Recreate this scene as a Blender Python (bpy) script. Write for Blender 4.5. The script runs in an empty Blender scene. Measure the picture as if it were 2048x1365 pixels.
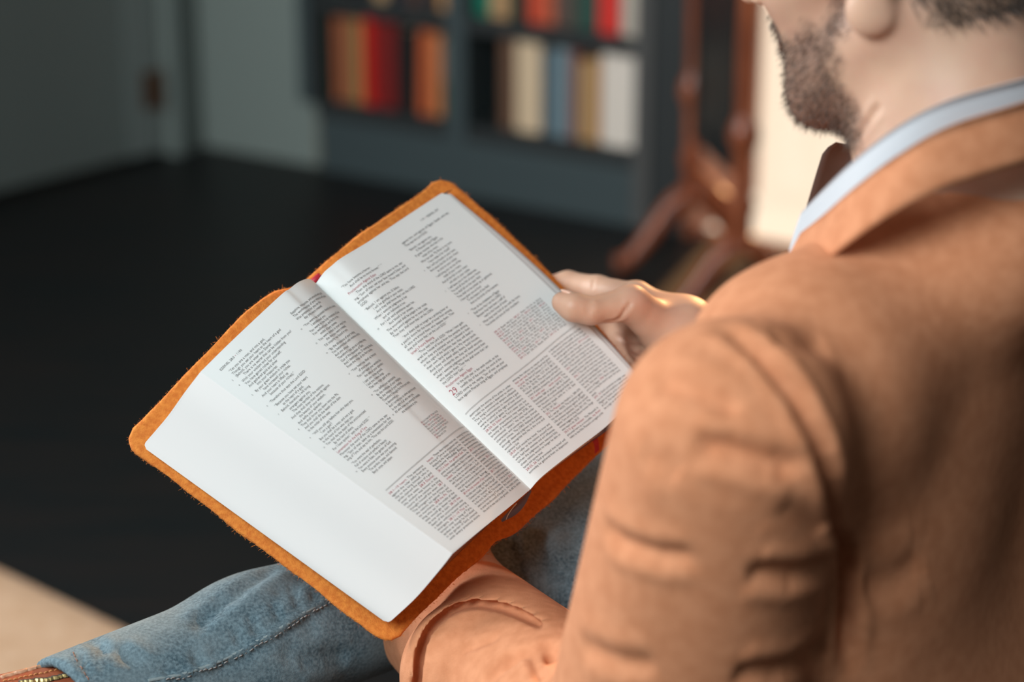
import bpy, math, random
import numpy as np

random.seed(7)
RNG = np.random.default_rng(7)
SC = bpy.context.scene
COL = SC.collection

# ------------------------------------------------------------------ camera
CAM_H, PITCH, FPX = 1.62, math.radians(22.0), 4836.0      # 85 mm lens on a 36 mm sensor
CAM = np.array([0, 0, CAM_H])
AX_R = np.array([1.0, 0, 0])
AX_F = np.array([0, math.cos(PITCH), -math.sin(PITCH)])
AX_U = np.array([0, math.sin(PITCH), math.cos(PITCH)])
cd = bpy.data.cameras.new('camera')
cam = bpy.data.objects.new('camera', cd)
COL.objects.link(cam)
cam.location = CAM
cam.rotation_euler = (math.pi / 2 - PITCH, 0, 0)
cd.sensor_width = 36.0
cd.lens = FPX / 2048 * 36.0
cd.clip_start = 0.05
cd.dof.use_dof = True
cd.dof.focus_distance = 1.885
cd.dof.aperture_fstop = 2.8
SC.camera = cam
SC.view_settings.view_transform = 'Standard'
SC.view_settings.look = 'None'
SC.view_settings.gamma = 1.0
SC.view_settings.use_curve_mapping = False
SC.view_settings.exposure = 0.0

# room axes: E1 runs along the back wall, NB points from it into the room
QC = np.array([-0.698, 5.182, 0.0])
_a = math.radians(29.5)
E1 = np.array([math.cos(_a), -math.sin(_a), 0])
NB = np.array([-math.sin(_a), -math.cos(_a), 0])
UP = np.array([0, 0, 1.0])

def room(s, d, z):            # s along the back wall, d into the room, z up
    return QC + E1 * s + NB * d + UP * z

# ------------------------------------------------------------------ light
world = bpy.data.worlds.new('world')
SC.world = world
world.use_nodes = True
world.node_tree.nodes['Background'].inputs[0].default_value = (1.0, 0.80, 0.60, 1)
world.node_tree.nodes['Background'].inputs[1].default_value = 1.15

def area_light(name, pos, target, sx, sy, power, color):
    ld = bpy.data.lights.new(name, 'AREA')
    ld.shape = 'RECTANGLE'
    ld.size, ld.size_y, ld.energy, ld.color = sx, sy, power, color
    o = bpy.data.objects.new(name, ld)
    COL.objects.link(o)
    from mathutils import Vector
    o.location = pos
    o.rotation_euler = (Vector(target) - Vector(pos)).to_track_quat('-Z', 'Y').to_euler()
    return o

# skylight high on the reader's left, and the low sun outside window_1
area_light('skylight_daylight', (-1.22, -0.48, 2.80), (-0.1, 1.75, 0.85), 1.5, 1.3, 100, (0.89, 0.97, 1.0))
area_light('bookcase_fill', room(-0.06, 3.0, 1.55), room(2.0, 1.2, 0.5), 1.1, 1.2, 72, (0.95, 0.98, 1.0))  # unseen fill light added on the left to brighten the shelved books
sl = bpy.data.lights.new('sun', 'SUN')
sl.energy, sl.color, sl.angle = 5.0, (1.0, 0.50, 0.20), math.radians(1.5)
sun = bpy.data.objects.new('sun', sl)
COL.objects.link(sun)
from mathutils import Vector
sun.location = (2.0, 6.0, 3.0)
sun.rotation_euler = Vector((-0.35, -0.85, -0.30)).to_track_quat('-Z', 'Y').to_euler()

# ------------------------------------------------------------------ helpers
def at(x, y, d):
    return CAM + d * (AX_F + (x - 1024) / FPX * AX_R - (y - 682.5) / FPX * AX_U)

def pix(P):
    v = np.asarray(P) - CAM
    d = v @ AX_F
    return 1024 + FPX * (v @ AX_R) / d, 682.5 - FPX * (v @ AX_U) / d, d

def floor_at(x, y, z=0.0):
    r = at(x, y, 1.0) - CAM
    return CAM + r * ((z - CAM[2]) / r[2])

def unit(v):
    v = np.asarray(v, float)
    return v / np.linalg.norm(v)

def mat(name, color, rough=0.6, noise=None, bump=None, metallic=0.0, sheen=0.0, sss=None, spec=0.5, coat=0.0):
    """noise=(color2, scale, detail[, stretch]), bump=(scale, strength, distance)"""
    m = bpy.data.materials.new(name)
    m.use_nodes = True
    nt = m.node_tree
    b = nt.nodes['Principled BSDF']
    b.inputs['Base Color'].default_value = (*color, 1)
    b.inputs['Roughness'].default_value = rough
    b.inputs['Metallic'].default_value = metallic
    b.inputs['Specular IOR Level'].default_value = spec
    if sheen:
        b.inputs['Sheen Weight'].default_value = sheen
        b.inputs['Sheen Tint'].default_value = (*[min(1, c * 1.6) for c in color], 1)
    if coat:
        b.inputs['Coat Weight'].default_value = coat
    if sss:
        b.inputs['Subsurface Weight'].default_value = sss[0]
        b.inputs['Subsurface Radius'].default_value = sss[1]
        b.inputs['Subsurface Scale'].default_value = sss[2]
    tc = nt.nodes.new('ShaderNodeTexCoord')
    if noise:
        mp = nt.nodes.new('ShaderNodeMapping')
        if len(noise) > 3:
            mp.inputs['Scale'].default_value = noise[3]
        nt.links.new(tc.outputs['Object'], mp.inputs[0])
        n = nt.nodes.new('ShaderNodeTexNoise')
        n.inputs['Scale'].default_value = noise[1]
        n.inputs['Detail'].default_value = noise[2]
        nt.links.new(mp.outputs[0], n.inputs['Vector'])
        r = nt.nodes.new('ShaderNodeValToRGB')
        r.color_ramp.elements[0].position = 0.35
        r.color_ramp.elements[1].position = 0.65
        r.color_ramp.elements[0].color = (*color, 1)
        r.color_ramp.elements[1].color = (*noise[0], 1)
        nt.links.new(n.outputs['Fac'], r.inputs[0])
        nt.links.new(r.outputs[0], b.inputs['Base Color'])
    if bump:
        n = nt.nodes.new('ShaderNodeTexNoise')
        n.inputs['Scale'].default_value = bump[0]
        n.inputs['Detail'].default_value = 4
        nt.links.new(tc.outputs['Object'], n.inputs['Vector'])
        bp = nt.nodes.new('ShaderNodeBump')
        bp.inputs['Strength'].default_value = bump[1]
        bp.inputs['Distance'].default_value = bump[2]
        nt.links.new(n.outputs['Fac'], bp.inputs['Height'])
        nt.links.new(bp.outputs[0], b.inputs['Normal'])
    return m

def mesh(name, V, Fc, material, parent=None, smooth=True, attrs=None, recalc=False):
    me = bpy.data.meshes.new(name)
    V = np.asarray(V, dtype=np.float64)
    if isinstance(Fc, np.ndarray):
        n, k = Fc.shape
        me.vertices.add(len(V))
        me.vertices.foreach_set('co', V.ravel())
        me.loops.add(n * k)
        me.loops.foreach_set('vertex_index', Fc.astype(np.int32).ravel())
        me.polygons.add(n)
        me.polygons.foreach_set('loop_start', np.arange(0, n * k, k, dtype=np.int32))
        me.polygons.foreach_set('loop_total', np.full(n, k, dtype=np.int32))
        me.update(calc_edges=True)
        me.validate()
    else:
        me.from_pydata([tuple(v) for v in V], [], Fc)
        me.update()
    if smooth:
        me.polygons.foreach_set('use_smooth', np.ones(len(me.polygons), dtype=bool))
    for k, val in (attrs or {}).items():
        at_ = me.attributes.new(k, 'FLOAT', 'POINT')
        at_.data.foreach_set('value', np.asarray(val, dtype=np.float32))
    if recalc:
        import bmesh
        bm = bmesh.new(); bm.from_mesh(me)
        bmesh.ops.recalc_face_normals(bm, faces=bm.faces)
        bm.to_mesh(me); bm.free()
    if material is not None:
        me.materials.append(material)
    o = bpy.data.objects.new(name, me)
    COL.objects.link(o)
    if parent is not None:
        o.parent = parent
    return o

def empty(name, parent=None, loc=(0, 0, 0)):
    o = bpy.data.objects.new(name, None)
    COL.objects.link(o)
    o.location = loc
    o.empty_display_size = 0.05
    if parent is not None:
        o.parent = parent
    return o

def tag(o, label=None, cat=None, group=None, kind=None):
    if label: o['label'] = label
    if cat: o['category'] = cat
    if group: o['group'] = group
    if kind: o['kind'] = kind
    return o

class MB:
    """collects boxes / tubes into one mesh"""
    def __init__(s):
        s.v, s.f = [], []
    def add(s, V, Fc):
        b = len(s.v)
        s.v += [tuple(p) for p in V]
        s.f += [tuple(i + b for i in q) for q in Fc]
        return s
    def obox(s, O, A, B, C):          # corner O and three edge vectors
        O, A, B, C = (np.asarray(q, float) for q in (O, A, B, C))
        if np.dot(np.cross(A, B), C) < 0:
            A, B = B, A
        V = [O, O + A, O + A + B, O + B, O + C, O + A + C, O + A + B + C, O + B + C]
        return s.add(V, [(0, 3, 2, 1), (4, 5, 6, 7), (0, 1, 5, 4), (1, 2, 6, 5), (2, 3, 7, 6), (3, 0, 4, 7)])
    def rbox(s, s0, s1, d0, d1, z0, z1):      # box in room axes
        return s.obox(room(s0, d0, z0), E1 * (s1 - s0), NB * (d1 - d0), UP * (z1 - z0))
    def tube(s, pts, rad, n=12, cap=True):
        P = np.asarray(pts, float)
        rad = np.broadcast_to(np.asarray(rad, float), (len(P),))
        T = np.gradient(P, axis=0)
        T /= np.linalg.norm(T, axis=1)[:, None]
        a = np.array([0, 0, 1.0]) if abs(T[0][2]) < 0.9 else np.array([1.0, 0, 0])
        rings = []
        for i in range(len(P)):
            a = a - T[i] * (a @ T[i])
            a /= np.linalg.norm(a)
            b = np.cross(T[i], a)
            th = np.linspace(0, 2 * math.pi, n, endpoint=False)
            rings.append(P[i] + rad[i] * (np.cos(th)[:, None] * a + np.sin(th)[:, None] * b))
        V = np.vstack(rings)
        Fc = []
        for i in range(len(P) - 1):
            for k in range(n):
                k2 = (k + 1) % n
                Fc.append((i * n + k, i * n + k2, (i + 1) * n + k2, (i + 1) * n + k))
        if cap:
            Fc.append(tuple(range(n - 1, -1, -1)))
            Fc.append(tuple(range((len(P) - 1) * n, len(P) * n)))
        return s.add(V, Fc)
    def build(s, name, material, parent=None, smooth=False, bevel=0.0):
        o = mesh(name, s.v, s.f, material, parent, smooth)
        if bevel:
            m = o.modifiers.new('bevel', 'BEVEL')
            m.width = bevel
            m.segments = 2
            m.limit_method = 'ANGLE'
        return o

def crom(pts, n):
    """Catmull-Rom through 3D points, resampled evenly to n points"""
    P = np.asarray(pts, float)
    P = np.vstack([2 * P[0] - P[1], P, 2 * P[-1] - P[-2]])
    out = []
    t = np.linspace(0, 1, 24, endpoint=False)[:, None]
    for i in range(1, len(P) - 2):
        p0, p1, p2, p3 = P[i - 1], P[i], P[i + 1], P[i + 2]
        out.append(.5 * ((2 * p1) + (-p0 + p2) * t + (2 * p0 - 5 * p1 + 4 * p2 - p3) * t ** 2 + (-p0 + 3 * p1 - 3 * p2 + p3) * t ** 3))
    out.append(P[-2][None])
    out = np.vstack(out)
    s = np.r_[0, np.cumsum(np.linalg.norm(np.diff(out, axis=0), axis=1))]
    q = np.linspace(0, s[-1], n)
    return np.stack([np.interp(q, s, out[:, k]) for k in range(out.shape[1])], 1)

def grid_faces(nu, nv, base=0, flip=False):
    i, j = np.meshgrid(np.arange(nu - 1), np.arange(nv - 1), indexing='ij')
    a = base + i * nv + j
    q = np.stack([a, a + nv, a + nv + 1, a + 1], -1).reshape(-1, 4)
    return q[:, ::-1] if flip else q

# ---- implicit surfaces: distance functions meshed with surface nets
def smin(a, b, k):
    h = np.maximum(k - np.abs(a - b), 0) / k
    return np.minimum(a, b) - h * h * k * 0.25

def smax(a, b, k):
    return -smin(-a, -b, k)

def cone(P, a, b, ra, rb):
    a, b = np.asarray(a, np.float32), np.asarray(b, np.float32)
    ba = b - a
    h = np.clip(((P - a) @ ba) / (ba @ ba), 0, 1)
    return np.linalg.norm(P - a - h[:, None] * ba, axis=1) - (ra + (rb - ra) * h)

def ell(P, c, r, M=None):
    q = P - np.asarray(c, np.float32)
    if M is not None:
        q = q @ np.asarray(M, np.float32)
    r = np.asarray(r, np.float32)
    k0 = np.linalg.norm(q / r, axis=1)
    k1 = np.linalg.norm(q / (r * r), axis=1)
    return k0 * (k0 - 1.0) / np.maximum(k1, 1e-6)

def rbox(P, c, M, half, r):
    q = np.abs((P - np.asarray(c, np.float32)) @ np.asarray(M, np.float32)) - np.asarray(half, np.float32)
    return np.linalg.norm(np.maximum(q, 0), axis=1) + np.minimum(q.max(1), 0) - r

def mesh_sdf(fn, lo, hi, h):
    lo, hi = np.asarray(lo, float), np.asarray(hi, float)
    nb = np.ceil((hi - lo) / (4 * h)).astype(int)
    n = nb * 4 + 1
    ax = [lo[k] + 4 * h * (np.arange(nb[k]) + .5) for k in range(3)]
    Cc = np.stack(np.meshgrid(*ax, indexing='ij'), -1).reshape(-1, 3).astype(np.float32)
    dc = fn(Cc).reshape(nb)
    act = np.abs(dc) < 4 * h * 1.25 + 0.004
    f = np.empty(n, np.float32)
    f[:-1, :-1, :-1] = dc.repeat(4, 0).repeat(4, 1).repeat(4, 2)
    f[-1], f[:, -1], f[:, :, -1] = 1, 1, 1
    pm = np.zeros(n, bool)
    r = act.repeat(4, 0).repeat(4, 1).repeat(4, 2)
    for dx in (0, 1):
        for dy in (0, 1):
            for dz in (0, 1):
                pm[dx:n[0] - 1 + dx, dy:n[1] - 1 + dy, dz:n[2] - 1 + dz] |= r
    idx = np.argwhere(pm)
    P = (lo + idx * h).astype(np.float32)
    out = np.empty(len(P), np.float32)
    for i in range(0, len(P), 400000):
        out[i:i + 400000] = fn(P[i:i + 400000])
    f[pm] = out
    s = f < 0
    c8 = [(0, 0, 0), (1, 0, 0), (0, 1, 0), (1, 1, 0), (0, 0, 1), (1, 0, 1), (0, 1, 1), (1, 1, 1)]
    cnt = sum(s[a:n[0] - 1 + a, b:n[1] - 1 + b, c:n[2] - 1 + c].astype(np.int8) for a, b, c in c8)
    cells = np.argwhere((cnt > 0) & (cnt < 8))
    fv = np.stack([f[cells[:, 0] + a, cells[:, 1] + b, cells[:, 2] + c] for a, b, c in c8], 1)
    acc = np.zeros((len(cells), 3))
    num = np.zeros(len(cells))
    for i in range(8):
        for j in range(i + 1, 8):
            di = np.array(c8[j]) - np.array(c8[i])
            if np.abs(di).sum() != 1:
                continue
            m = (fv[:, i] < 0) != (fv[:, j] < 0)
            t = np.where(m, fv[:, i] / np.where(m, fv[:, i] - fv[:, j], 1), 0)
            acc += m[:, None] * (np.array(c8[i]) + t[:, None] * di)
            num += m
    V = lo + (cells + acc / num[:, None]) * h
    vid = np.full(n - 1, -1, np.int64)
    vid[cells[:, 0], cells[:, 1], cells[:, 2]] = np.arange(len(cells))
    faces = []
    for k in range(3):
        sl0 = [slice(None)] * 3
        sl1 = [slice(None)] * 3
        sl0[k], sl1[k] = slice(0, -1), slice(1, None)
        e = np.argwhere(s[tuple(sl0)] != s[tuple(sl1)])
        u, w = (k + 1) % 3, (k + 2) % 3
        ok = (e[:, u] > 0) & (e[:, w] > 0) & (e[:, u] < n[u] - 1) & (e[:, w] < n[w] - 1)
        e = e[ok]
        du, dw = np.eye(3, dtype=int)[u], np.eye(3, dtype=int)[w]
        q = np.stack([vid[tuple((e - a * du - b * dw).T)] for a, b in ((1, 1), (0, 1), (0, 0), (1, 0))], 1)
        neg = s[tuple(e.T)]
        q[~neg] = q[~neg][:, ::-1]
        faces.append(q)
    Fc = np.vstack(faces)
    return V, Fc[(Fc >= 0).all(1)]

def vnormals(V, Fc):
    a, b, c, d = (V[Fc[:, k]] for k in range(4))
    fn_ = np.cross(c - a, d - b)
    N = np.zeros_like(V)
    for k in range(4):
        np.add.at(N, Fc[:, k], fn_)
    return N / np.maximum(np.linalg.norm(N, axis=1), 1e-12)[:, None]

def relax(V, Fc, it=1, w=0.5):
    for _ in range(it):
        S = np.zeros_like(V)
        n = np.zeros(len(V))
        for k in range(4):
            for o in (1, 3):
                np.add.at(S, Fc[:, k], V[Fc[:, (k + o) % 4]])
                np.add.at(n, Fc[:, k], 1)
        V = V * (1 - w) + w * S / np.maximum(n, 1)[:, None]
    return V

def on_surface(V, N, pts, step=4.0):
    """3D polyline on a mesh under a polyline of picture points"""
    x, y, d = pix(V)
    face = ((V - CAM) * N).sum(1) < 0
    Q = []
    p = np.asarray(pts, float)
    L = np.r_[0, np.cumsum(np.linalg.norm(np.diff(p, axis=0), axis=1))]
    for s in np.arange(0, L[-1] + .1, step):
        px, py = np.interp(s, L, p[:, 0]), np.interp(s, L, p[:, 1])
        m = np.where(face & (np.hypot(x - px, y - py) < 14))[0]
        if len(m):
            dm = d[m].min()
            m = m[d[m] < dm + .012]
            Q.append(V[m].mean(0))
    return np.array(Q)

def crease(V, Fc, lines):
    """lines: (picture polyline, width m, depth m) pressed into (or raised from) the mesh"""
    for pts, w, dep in lines:
        N = vnormals(V, Fc)
        Q = on_surface(V, N, pts)
        if len(Q) < 2:
            continue
        lo, hi = Q.min(0) - 4 * w, Q.max(0) + 4 * w
        m = np.where(((V > lo) & (V < hi)).all(1))[0]
        if not len(m):
            continue
        best = np.full(len(m), 9.0)
        par = np.zeros(len(m))
        for i in range(len(Q) - 1):
            ba = Q[i + 1] - Q[i]
            h = np.clip(((V[m] - Q[i]) @ ba) / (ba @ ba + 1e-12), 0, 1)
            dd = np.linalg.norm(V[m] - Q[i] - h[:, None] * ba, axis=1)
            u = dd < best
            best[u] = dd[u]
            par[u] = (i + h[u]) / (len(Q) - 1)
        fade = np.clip(np.minimum(par, 1 - par) / .15, 0.0, 1)
        g = (np.exp(-(best / w) ** 2) - .35 * np.exp(-((best - 2.0 * w) / w) ** 2)) * fade
        V = V.copy()
        V[m] -= N[m] * (dep * g)[:, None]
    return V

# ------------------------------------------------------------------ room shell
M_WALL = mat('wall_paint', (0.215, 0.26, 0.24), 0.7, bump=(120, 0.05, 0.002))
M_DOOR = mat('door_paint', (0.155, 0.19, 0.18), 0.5)
M_WOODF = mat('dark_floor', (0.0055, 0.008, 0.009), 0.45, noise=((0.012, 0.010, 0.0095), 3.0, 4, (1, 9, 1)), bump=(14, 0.06, 0.002), spec=0.35)
M_CEIL = mat('ceiling_paint', (0.22, 0.22, 0.21), 0.8)
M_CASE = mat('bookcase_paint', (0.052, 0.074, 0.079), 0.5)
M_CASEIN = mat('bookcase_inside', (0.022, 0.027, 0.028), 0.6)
M_FRAME = mat('window_wood', (0.42, 0.13, 0.05), 0.4, noise=((0.30, 0.085, 0.035), 6, 3, (8, 8, 1)))
M_CHERRY = mat('cherry_wood', (0.34, 0.095, 0.038), 0.3, noise=((0.20, 0.05, 0.022), 8, 3, (6, 6, 1)))
M_BRASS = mat('aged_brass', (0.16, 0.085, 0.05), 0.45, metallic=0.7)
M_GLASS = bpy.data.materials.new('window_glass')
M_GLASS.use_nodes = True
_n = M_GLASS.node_tree
_tr = _n.nodes.new('ShaderNodeBsdfTransparent')
_gs = _n.nodes.new('ShaderNodeBsdfGlossy')
_gs.inputs['Roughness'].default_value = 0.02
_mx = _n.nodes.new('ShaderNodeMixShader')
_mx.inputs[0].default_value = 0.04
_n.links.new(_tr.outputs[0], _mx.inputs[1])
_n.links.new(_gs.outputs[0], _mx.inputs[2])
_n.links.new(_mx.outputs[0], _n.nodes['Material Output'].inputs['Surface'])

S_MIN, S_MAX, D_MAX, Z_C = 0.0, 4.6, 7.2, 3.05
WIN0, WIN1, WINZ0, WINZ1 = 1.205, 1.80, 0.0, 2.15
ADDED_WIN0, ADDED_WIN1 = 1.95, 2.75                                  # window_2, added unseen to let the sun rim hand and shoulder      # window_1, beyond the bookcase
NI0, NI1, NIZ0, NIZ1 = 0.315, 1.135, 0.115, 2.2           # recess of the built-in bookcase

# planked floor reads as one dark surface
b = MB().rbox(-2.0, S_MAX + .2, -0.01, D_MAX + .2, -0.12, 0.0)
tag(b.build('floor', M_WOODF), kind='structure')
# ceiling with a skylight opening high on the reader's left
SKY = np.array([-1.22, -0.48, 0]) - QC
ss, sd_ = float(SKY @ E1), float(SKY @ NB)
b = MB()
b.rbox(-0.3, ss - .9, -0.3, D_MAX + .2, Z_C, Z_C + .1)
b.rbox(ss + .9, S_MAX + .2, -0.3, D_MAX + .2, Z_C, Z_C + .1)
b.rbox(ss - .9, ss + .9, -0.3, sd_ - .9, Z_C, Z_C + .1)
b.rbox(ss - .9, ss + .9, sd_ + .9, D_MAX + .2, Z_C, Z_C + .1)
tag(b.build('ceiling', M_CEIL), kind='structure')
b = MB()
b.rbox(-0.15, NI0, -0.3, 0, 0, Z_C)
b.rbox(NI0, NI1, -0.3, 0, NIZ1, Z_C)
b.rbox(NI1, WIN0, -0.3, 0, 0, Z_C)
b.rbox(WIN0, WIN1, -0.3, 0, WINZ1, Z_C)
b.rbox(WIN1, ADDED_WIN0, -0.3, 0, 0, Z_C)  # pier added to keep the sun off the open pages
b.rbox(ADDED_WIN0, ADDED_WIN1, -0.3, 0, WINZ1, Z_C)
b.rbox(ADDED_WIN1, S_MAX, -0.3, 0, 0, Z_C)
b.rbox(NI0, NI1, -0.3, -0.26, 0, NIZ1)
tag(b.build('wall_back', M_WALL), kind='structure')
# left wall with a doorway next to the corner
b = MB()
b.rbox(-0.15, 0, 0, 0.09, 0, Z_C)
b.rbox(-0.15, 0, 0.09, 1.02, 2.08, Z_C)
b.rbox(-0.15, 0, 1.02, 2.4, 0, Z_C)
b.rbox(-0.15, 0, 2.4, 3.6, 0, .9)  # opening cut for the added bookcase fill light
b.rbox(-0.15, 0, 2.4, 3.6, 2.2, Z_C)
b.rbox(-0.15, 0, 3.6, D_MAX, 0, Z_C)
tag(b.build('wall_left', M_WALL), kind='structure')
tag(MB().rbox(S_MAX, S_MAX + .15, -.3, D_MAX, 0, Z_C).build('wall_right', mat('far_wall_paint', (0.10, 0.09, 0.085), 0.8)), kind='structure')
tag(MB().rbox(-.15, S_MAX, D_MAX, D_MAX + .15, 0, Z_C).build('wall_front', mat('front_wall_paint', (0.16, 0.165, 0.16), 0.8)), kind='structure')
# passage beyond the open door
b = MB()
b.rbox(-1.25, -1.15, -.3, 1.6, 0, 2.5)
b.rbox(-1.15, -.15, -.3, -.2, 0, 2.5)
b.rbox(-1.15, -.15, 1.5, 1.6, 0, 2.5)
b.rbox(-1.25, -.15, -.3, 1.6, 2.4, 2.5)
tag(b.build('wall_passage', M_WALL), kind='structure')
b = MB()
b.rbox(0.0, 0.014, 1.06, D_MAX, 0, 0.09)
tag(b.build('baseboard_left', M_DOOR), kind='structure')

# door leaf swung outwards, hung on aged brass hinges
dr = tag(empty('door_1'), 'grey-green painted door standing ajar in the far left corner', None, kind='structure')
H0 = room(-0.03, 0.10, 0)
dd = unit(floor_at(0, 380) - floor_at(310, 300))
dn = unit(np.cross(UP, dd))
if dn @ (CAM - H0) < 0: dn = -dn
MB().obox(H0 + UP * .012 - dn * .04, dd * .86, dn * .04, UP * 2.04).build('door_leaf', M_DOOR, dr, bevel=.002)
MB().obox(H0 + UP * .012, dd * .085, dn * .007, UP * 2.04).build('door_stile', mat('stile_paint', (0.19, 0.23, 0.22), .5), dr, bevel=.002)
for zc in (0.155, 1.02, 1.84):
    h = MB()
    h.obox(H0 + dn * .007 + dd * .012 + UP * (zc - .042), dd * .034, dn * .004, UP * .084)
    h.tube([H0 + dn * .016 + dd * .006 + UP * (zc - .046), H0 + dn * .016 + dd * .006 + UP * (zc + .046)], .006, 10)
    h.build('hinge', M_BRASS, dr)
b = MB()
b.rbox(0.0, 0.016, 0.012, 0.092, 0, 2.16)
b.rbox(0.0, 0.016, 0.092, 1.02, 2.08, 2.16)
b.build('door_casing', M_DOOR, dr, bevel=.002)

# windows, the second one added unseen: wood-lined openings and panes, blown out by the low sun outside
for wi, (w0, w1, wl) in enumerate(((WIN0, WIN1, 'tall bright window with reddish wooden frame behind the reader'), (ADDED_WIN0, ADDED_WIN1, 'unseen tall window added to let the sun reach the reader'))):
    w = tag(empty('window_%d' % (wi + 1)), wl, kind='structure')  # window_2 is the added unseen one
    fw = .022
    b = MB()
    b.rbox(w0, w0 + fw, -.30, .02, WINZ0, WINZ1)
    b.rbox(w1 - fw, w1, -.30, .02, WINZ0, WINZ1)
    b.rbox(w0 + fw, w1 - fw, -.03, .0, WINZ0, WINZ0 + .008)
    b.rbox(w0 + fw, w1 - fw, -.30, .02, WINZ1 - fw, WINZ1)
    b.build('window_frame', M_FRAME, w, bevel=.003)
    MB().rbox(w0 + fw, w1 - fw, -.20, -.195, WINZ0 + .008, WINZ1 - fw).build('pane', M_GLASS, w)

# ------------------------------------------------------------------ built-in bookcase
bc = tag(empty('bookcase', loc=room(0.72, 0.02, 0)), 'dark blue-grey built-in bookcase with two bays of old books', 'bookcase')
bcl = np.array(bc.location)
def bpart(name, rects, m=M_CASE, bevel=.002):
    q = MB()
    for r in rects:
        q.rbox(*r)
    o = q.build(name, m, bc, bevel=bevel)
    o.matrix_parent_inverse = bc.matrix_world.inverted() if False else o.matrix_parent_inverse
    o.location = -bcl
    return o
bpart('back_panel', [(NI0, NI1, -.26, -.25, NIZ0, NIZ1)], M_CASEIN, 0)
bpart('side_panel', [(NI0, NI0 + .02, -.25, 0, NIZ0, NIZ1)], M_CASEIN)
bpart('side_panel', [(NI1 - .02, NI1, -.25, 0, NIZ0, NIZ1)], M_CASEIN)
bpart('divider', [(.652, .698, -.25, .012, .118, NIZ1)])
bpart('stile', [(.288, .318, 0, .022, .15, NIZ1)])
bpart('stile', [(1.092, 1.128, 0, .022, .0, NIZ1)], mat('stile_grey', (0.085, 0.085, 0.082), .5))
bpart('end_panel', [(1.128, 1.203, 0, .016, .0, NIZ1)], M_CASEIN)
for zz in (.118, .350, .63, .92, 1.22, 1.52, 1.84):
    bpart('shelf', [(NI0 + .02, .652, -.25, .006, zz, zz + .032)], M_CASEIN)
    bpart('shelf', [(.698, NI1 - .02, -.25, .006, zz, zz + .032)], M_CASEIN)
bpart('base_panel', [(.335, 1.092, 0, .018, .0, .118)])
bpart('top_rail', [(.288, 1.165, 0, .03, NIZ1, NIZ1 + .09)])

_bm = {}
def book_mat(c):
    if c not in _bm:
        lin = tuple((x / 255) ** 2.2 for x in c)
        _bm[c] = mat('book_cloth_%02d' % len(_bm), lin, .55, bump=(600, .1, .0005))
    return _bm[c]
M_PAPER2 = mat('old_page_edges', (0.55, 0.48, 0.36), .8)

def shelf_book(s0, s1, z0, z1, c, lean, label, group, dep=.15, front=-.02, bands=None):
    t = s1 - s0 - .002
    h = z1 - z0
    root = empty('shelf_book', loc=room((s0 + s1) / 2, front, z0 + .0005))
    tag(root, label, 'book', group)
    m = book_mat(c)
    x0 = -t / 2
    def loc(o):
        o.rotation_euler = (0, 0, 0)
        return o
    R3 = np.stack([E1, NB, UP], 1)
    cl, sl = math.cos(lean), math.sin(lean)
    def W(p):
        x, y, z = p
        x, z = x * cl + z * sl, -x * sl + z * cl + abs(sl) * t / 2
        return R3 @ np.array([x, y, z])
    def bx(q, a0, a1, b0, b1, c0, c1):
        V = [W(p) for p in ((a0, b0, c0), (a1, b0, c0), (a1, b1, c0), (a0, b1, c0), (a0, b0, c1), (a1, b0, c1), (a1, b1, c1), (a0, b1, c1))]
        q.add(V, [(0, 1, 2, 3), (4, 7, 6, 5), (0, 4, 5, 1), (1, 5, 6, 2), (2, 6, 7, 3), (3, 7, 4, 0)])
    # cover: two boards and a rounded spine
    q = MB()
    bx(q, x0, x0 + .0025, -dep, -.004, 0, h)
    bx(q, -x0 - .0025, -x0, -dep, -.004, 0, h)
    n = 9
    th = np.linspace(0, math.pi, n)
    arc = [(-math.cos(a) * t / 2, -.005 + math.sin(a) * min(.006, t * .2)) for a in th]
    V = [W((x, y, z)) for z in (0, h) for x, y in arc]
    V += [W((x * .9, y - .003, z)) for z in (0, h) for x, y in arc]
    Fc = []
    for i in range(n - 1):
        Fc += [(i, i + 1, n + i + 1, n + i), (2 * n + i, 3 * n + i, 3 * n + i + 1, 2 * n + i + 1), (n + i, n + i + 1, 3 * n + i + 1, 3 * n + i), (i, 2 * n + i, 2 * n + i + 1, i + 1)]
    q.add(V, Fc)
    q.build('cover', m, root, bevel=0)
    q = MB()
    bx(q, x0 + .003, -x0 - .003, -dep + .004, -.007, .003, h - .004)
    q.build('page_block', M_PAPER2, root)
    if bands:
        for zb, hb, cb in bands:
            q = MB()
            V = [W((x * 1.004, y + .0006, z)) for z in (h * zb, h * (zb + hb)) for x, y in arc]
            q.add(V, [(i, i + 1, n + i + 1, n + i) for i in range(n - 1)])
            q.build('spine_band', book_mat(cb), root)
    return root

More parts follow.
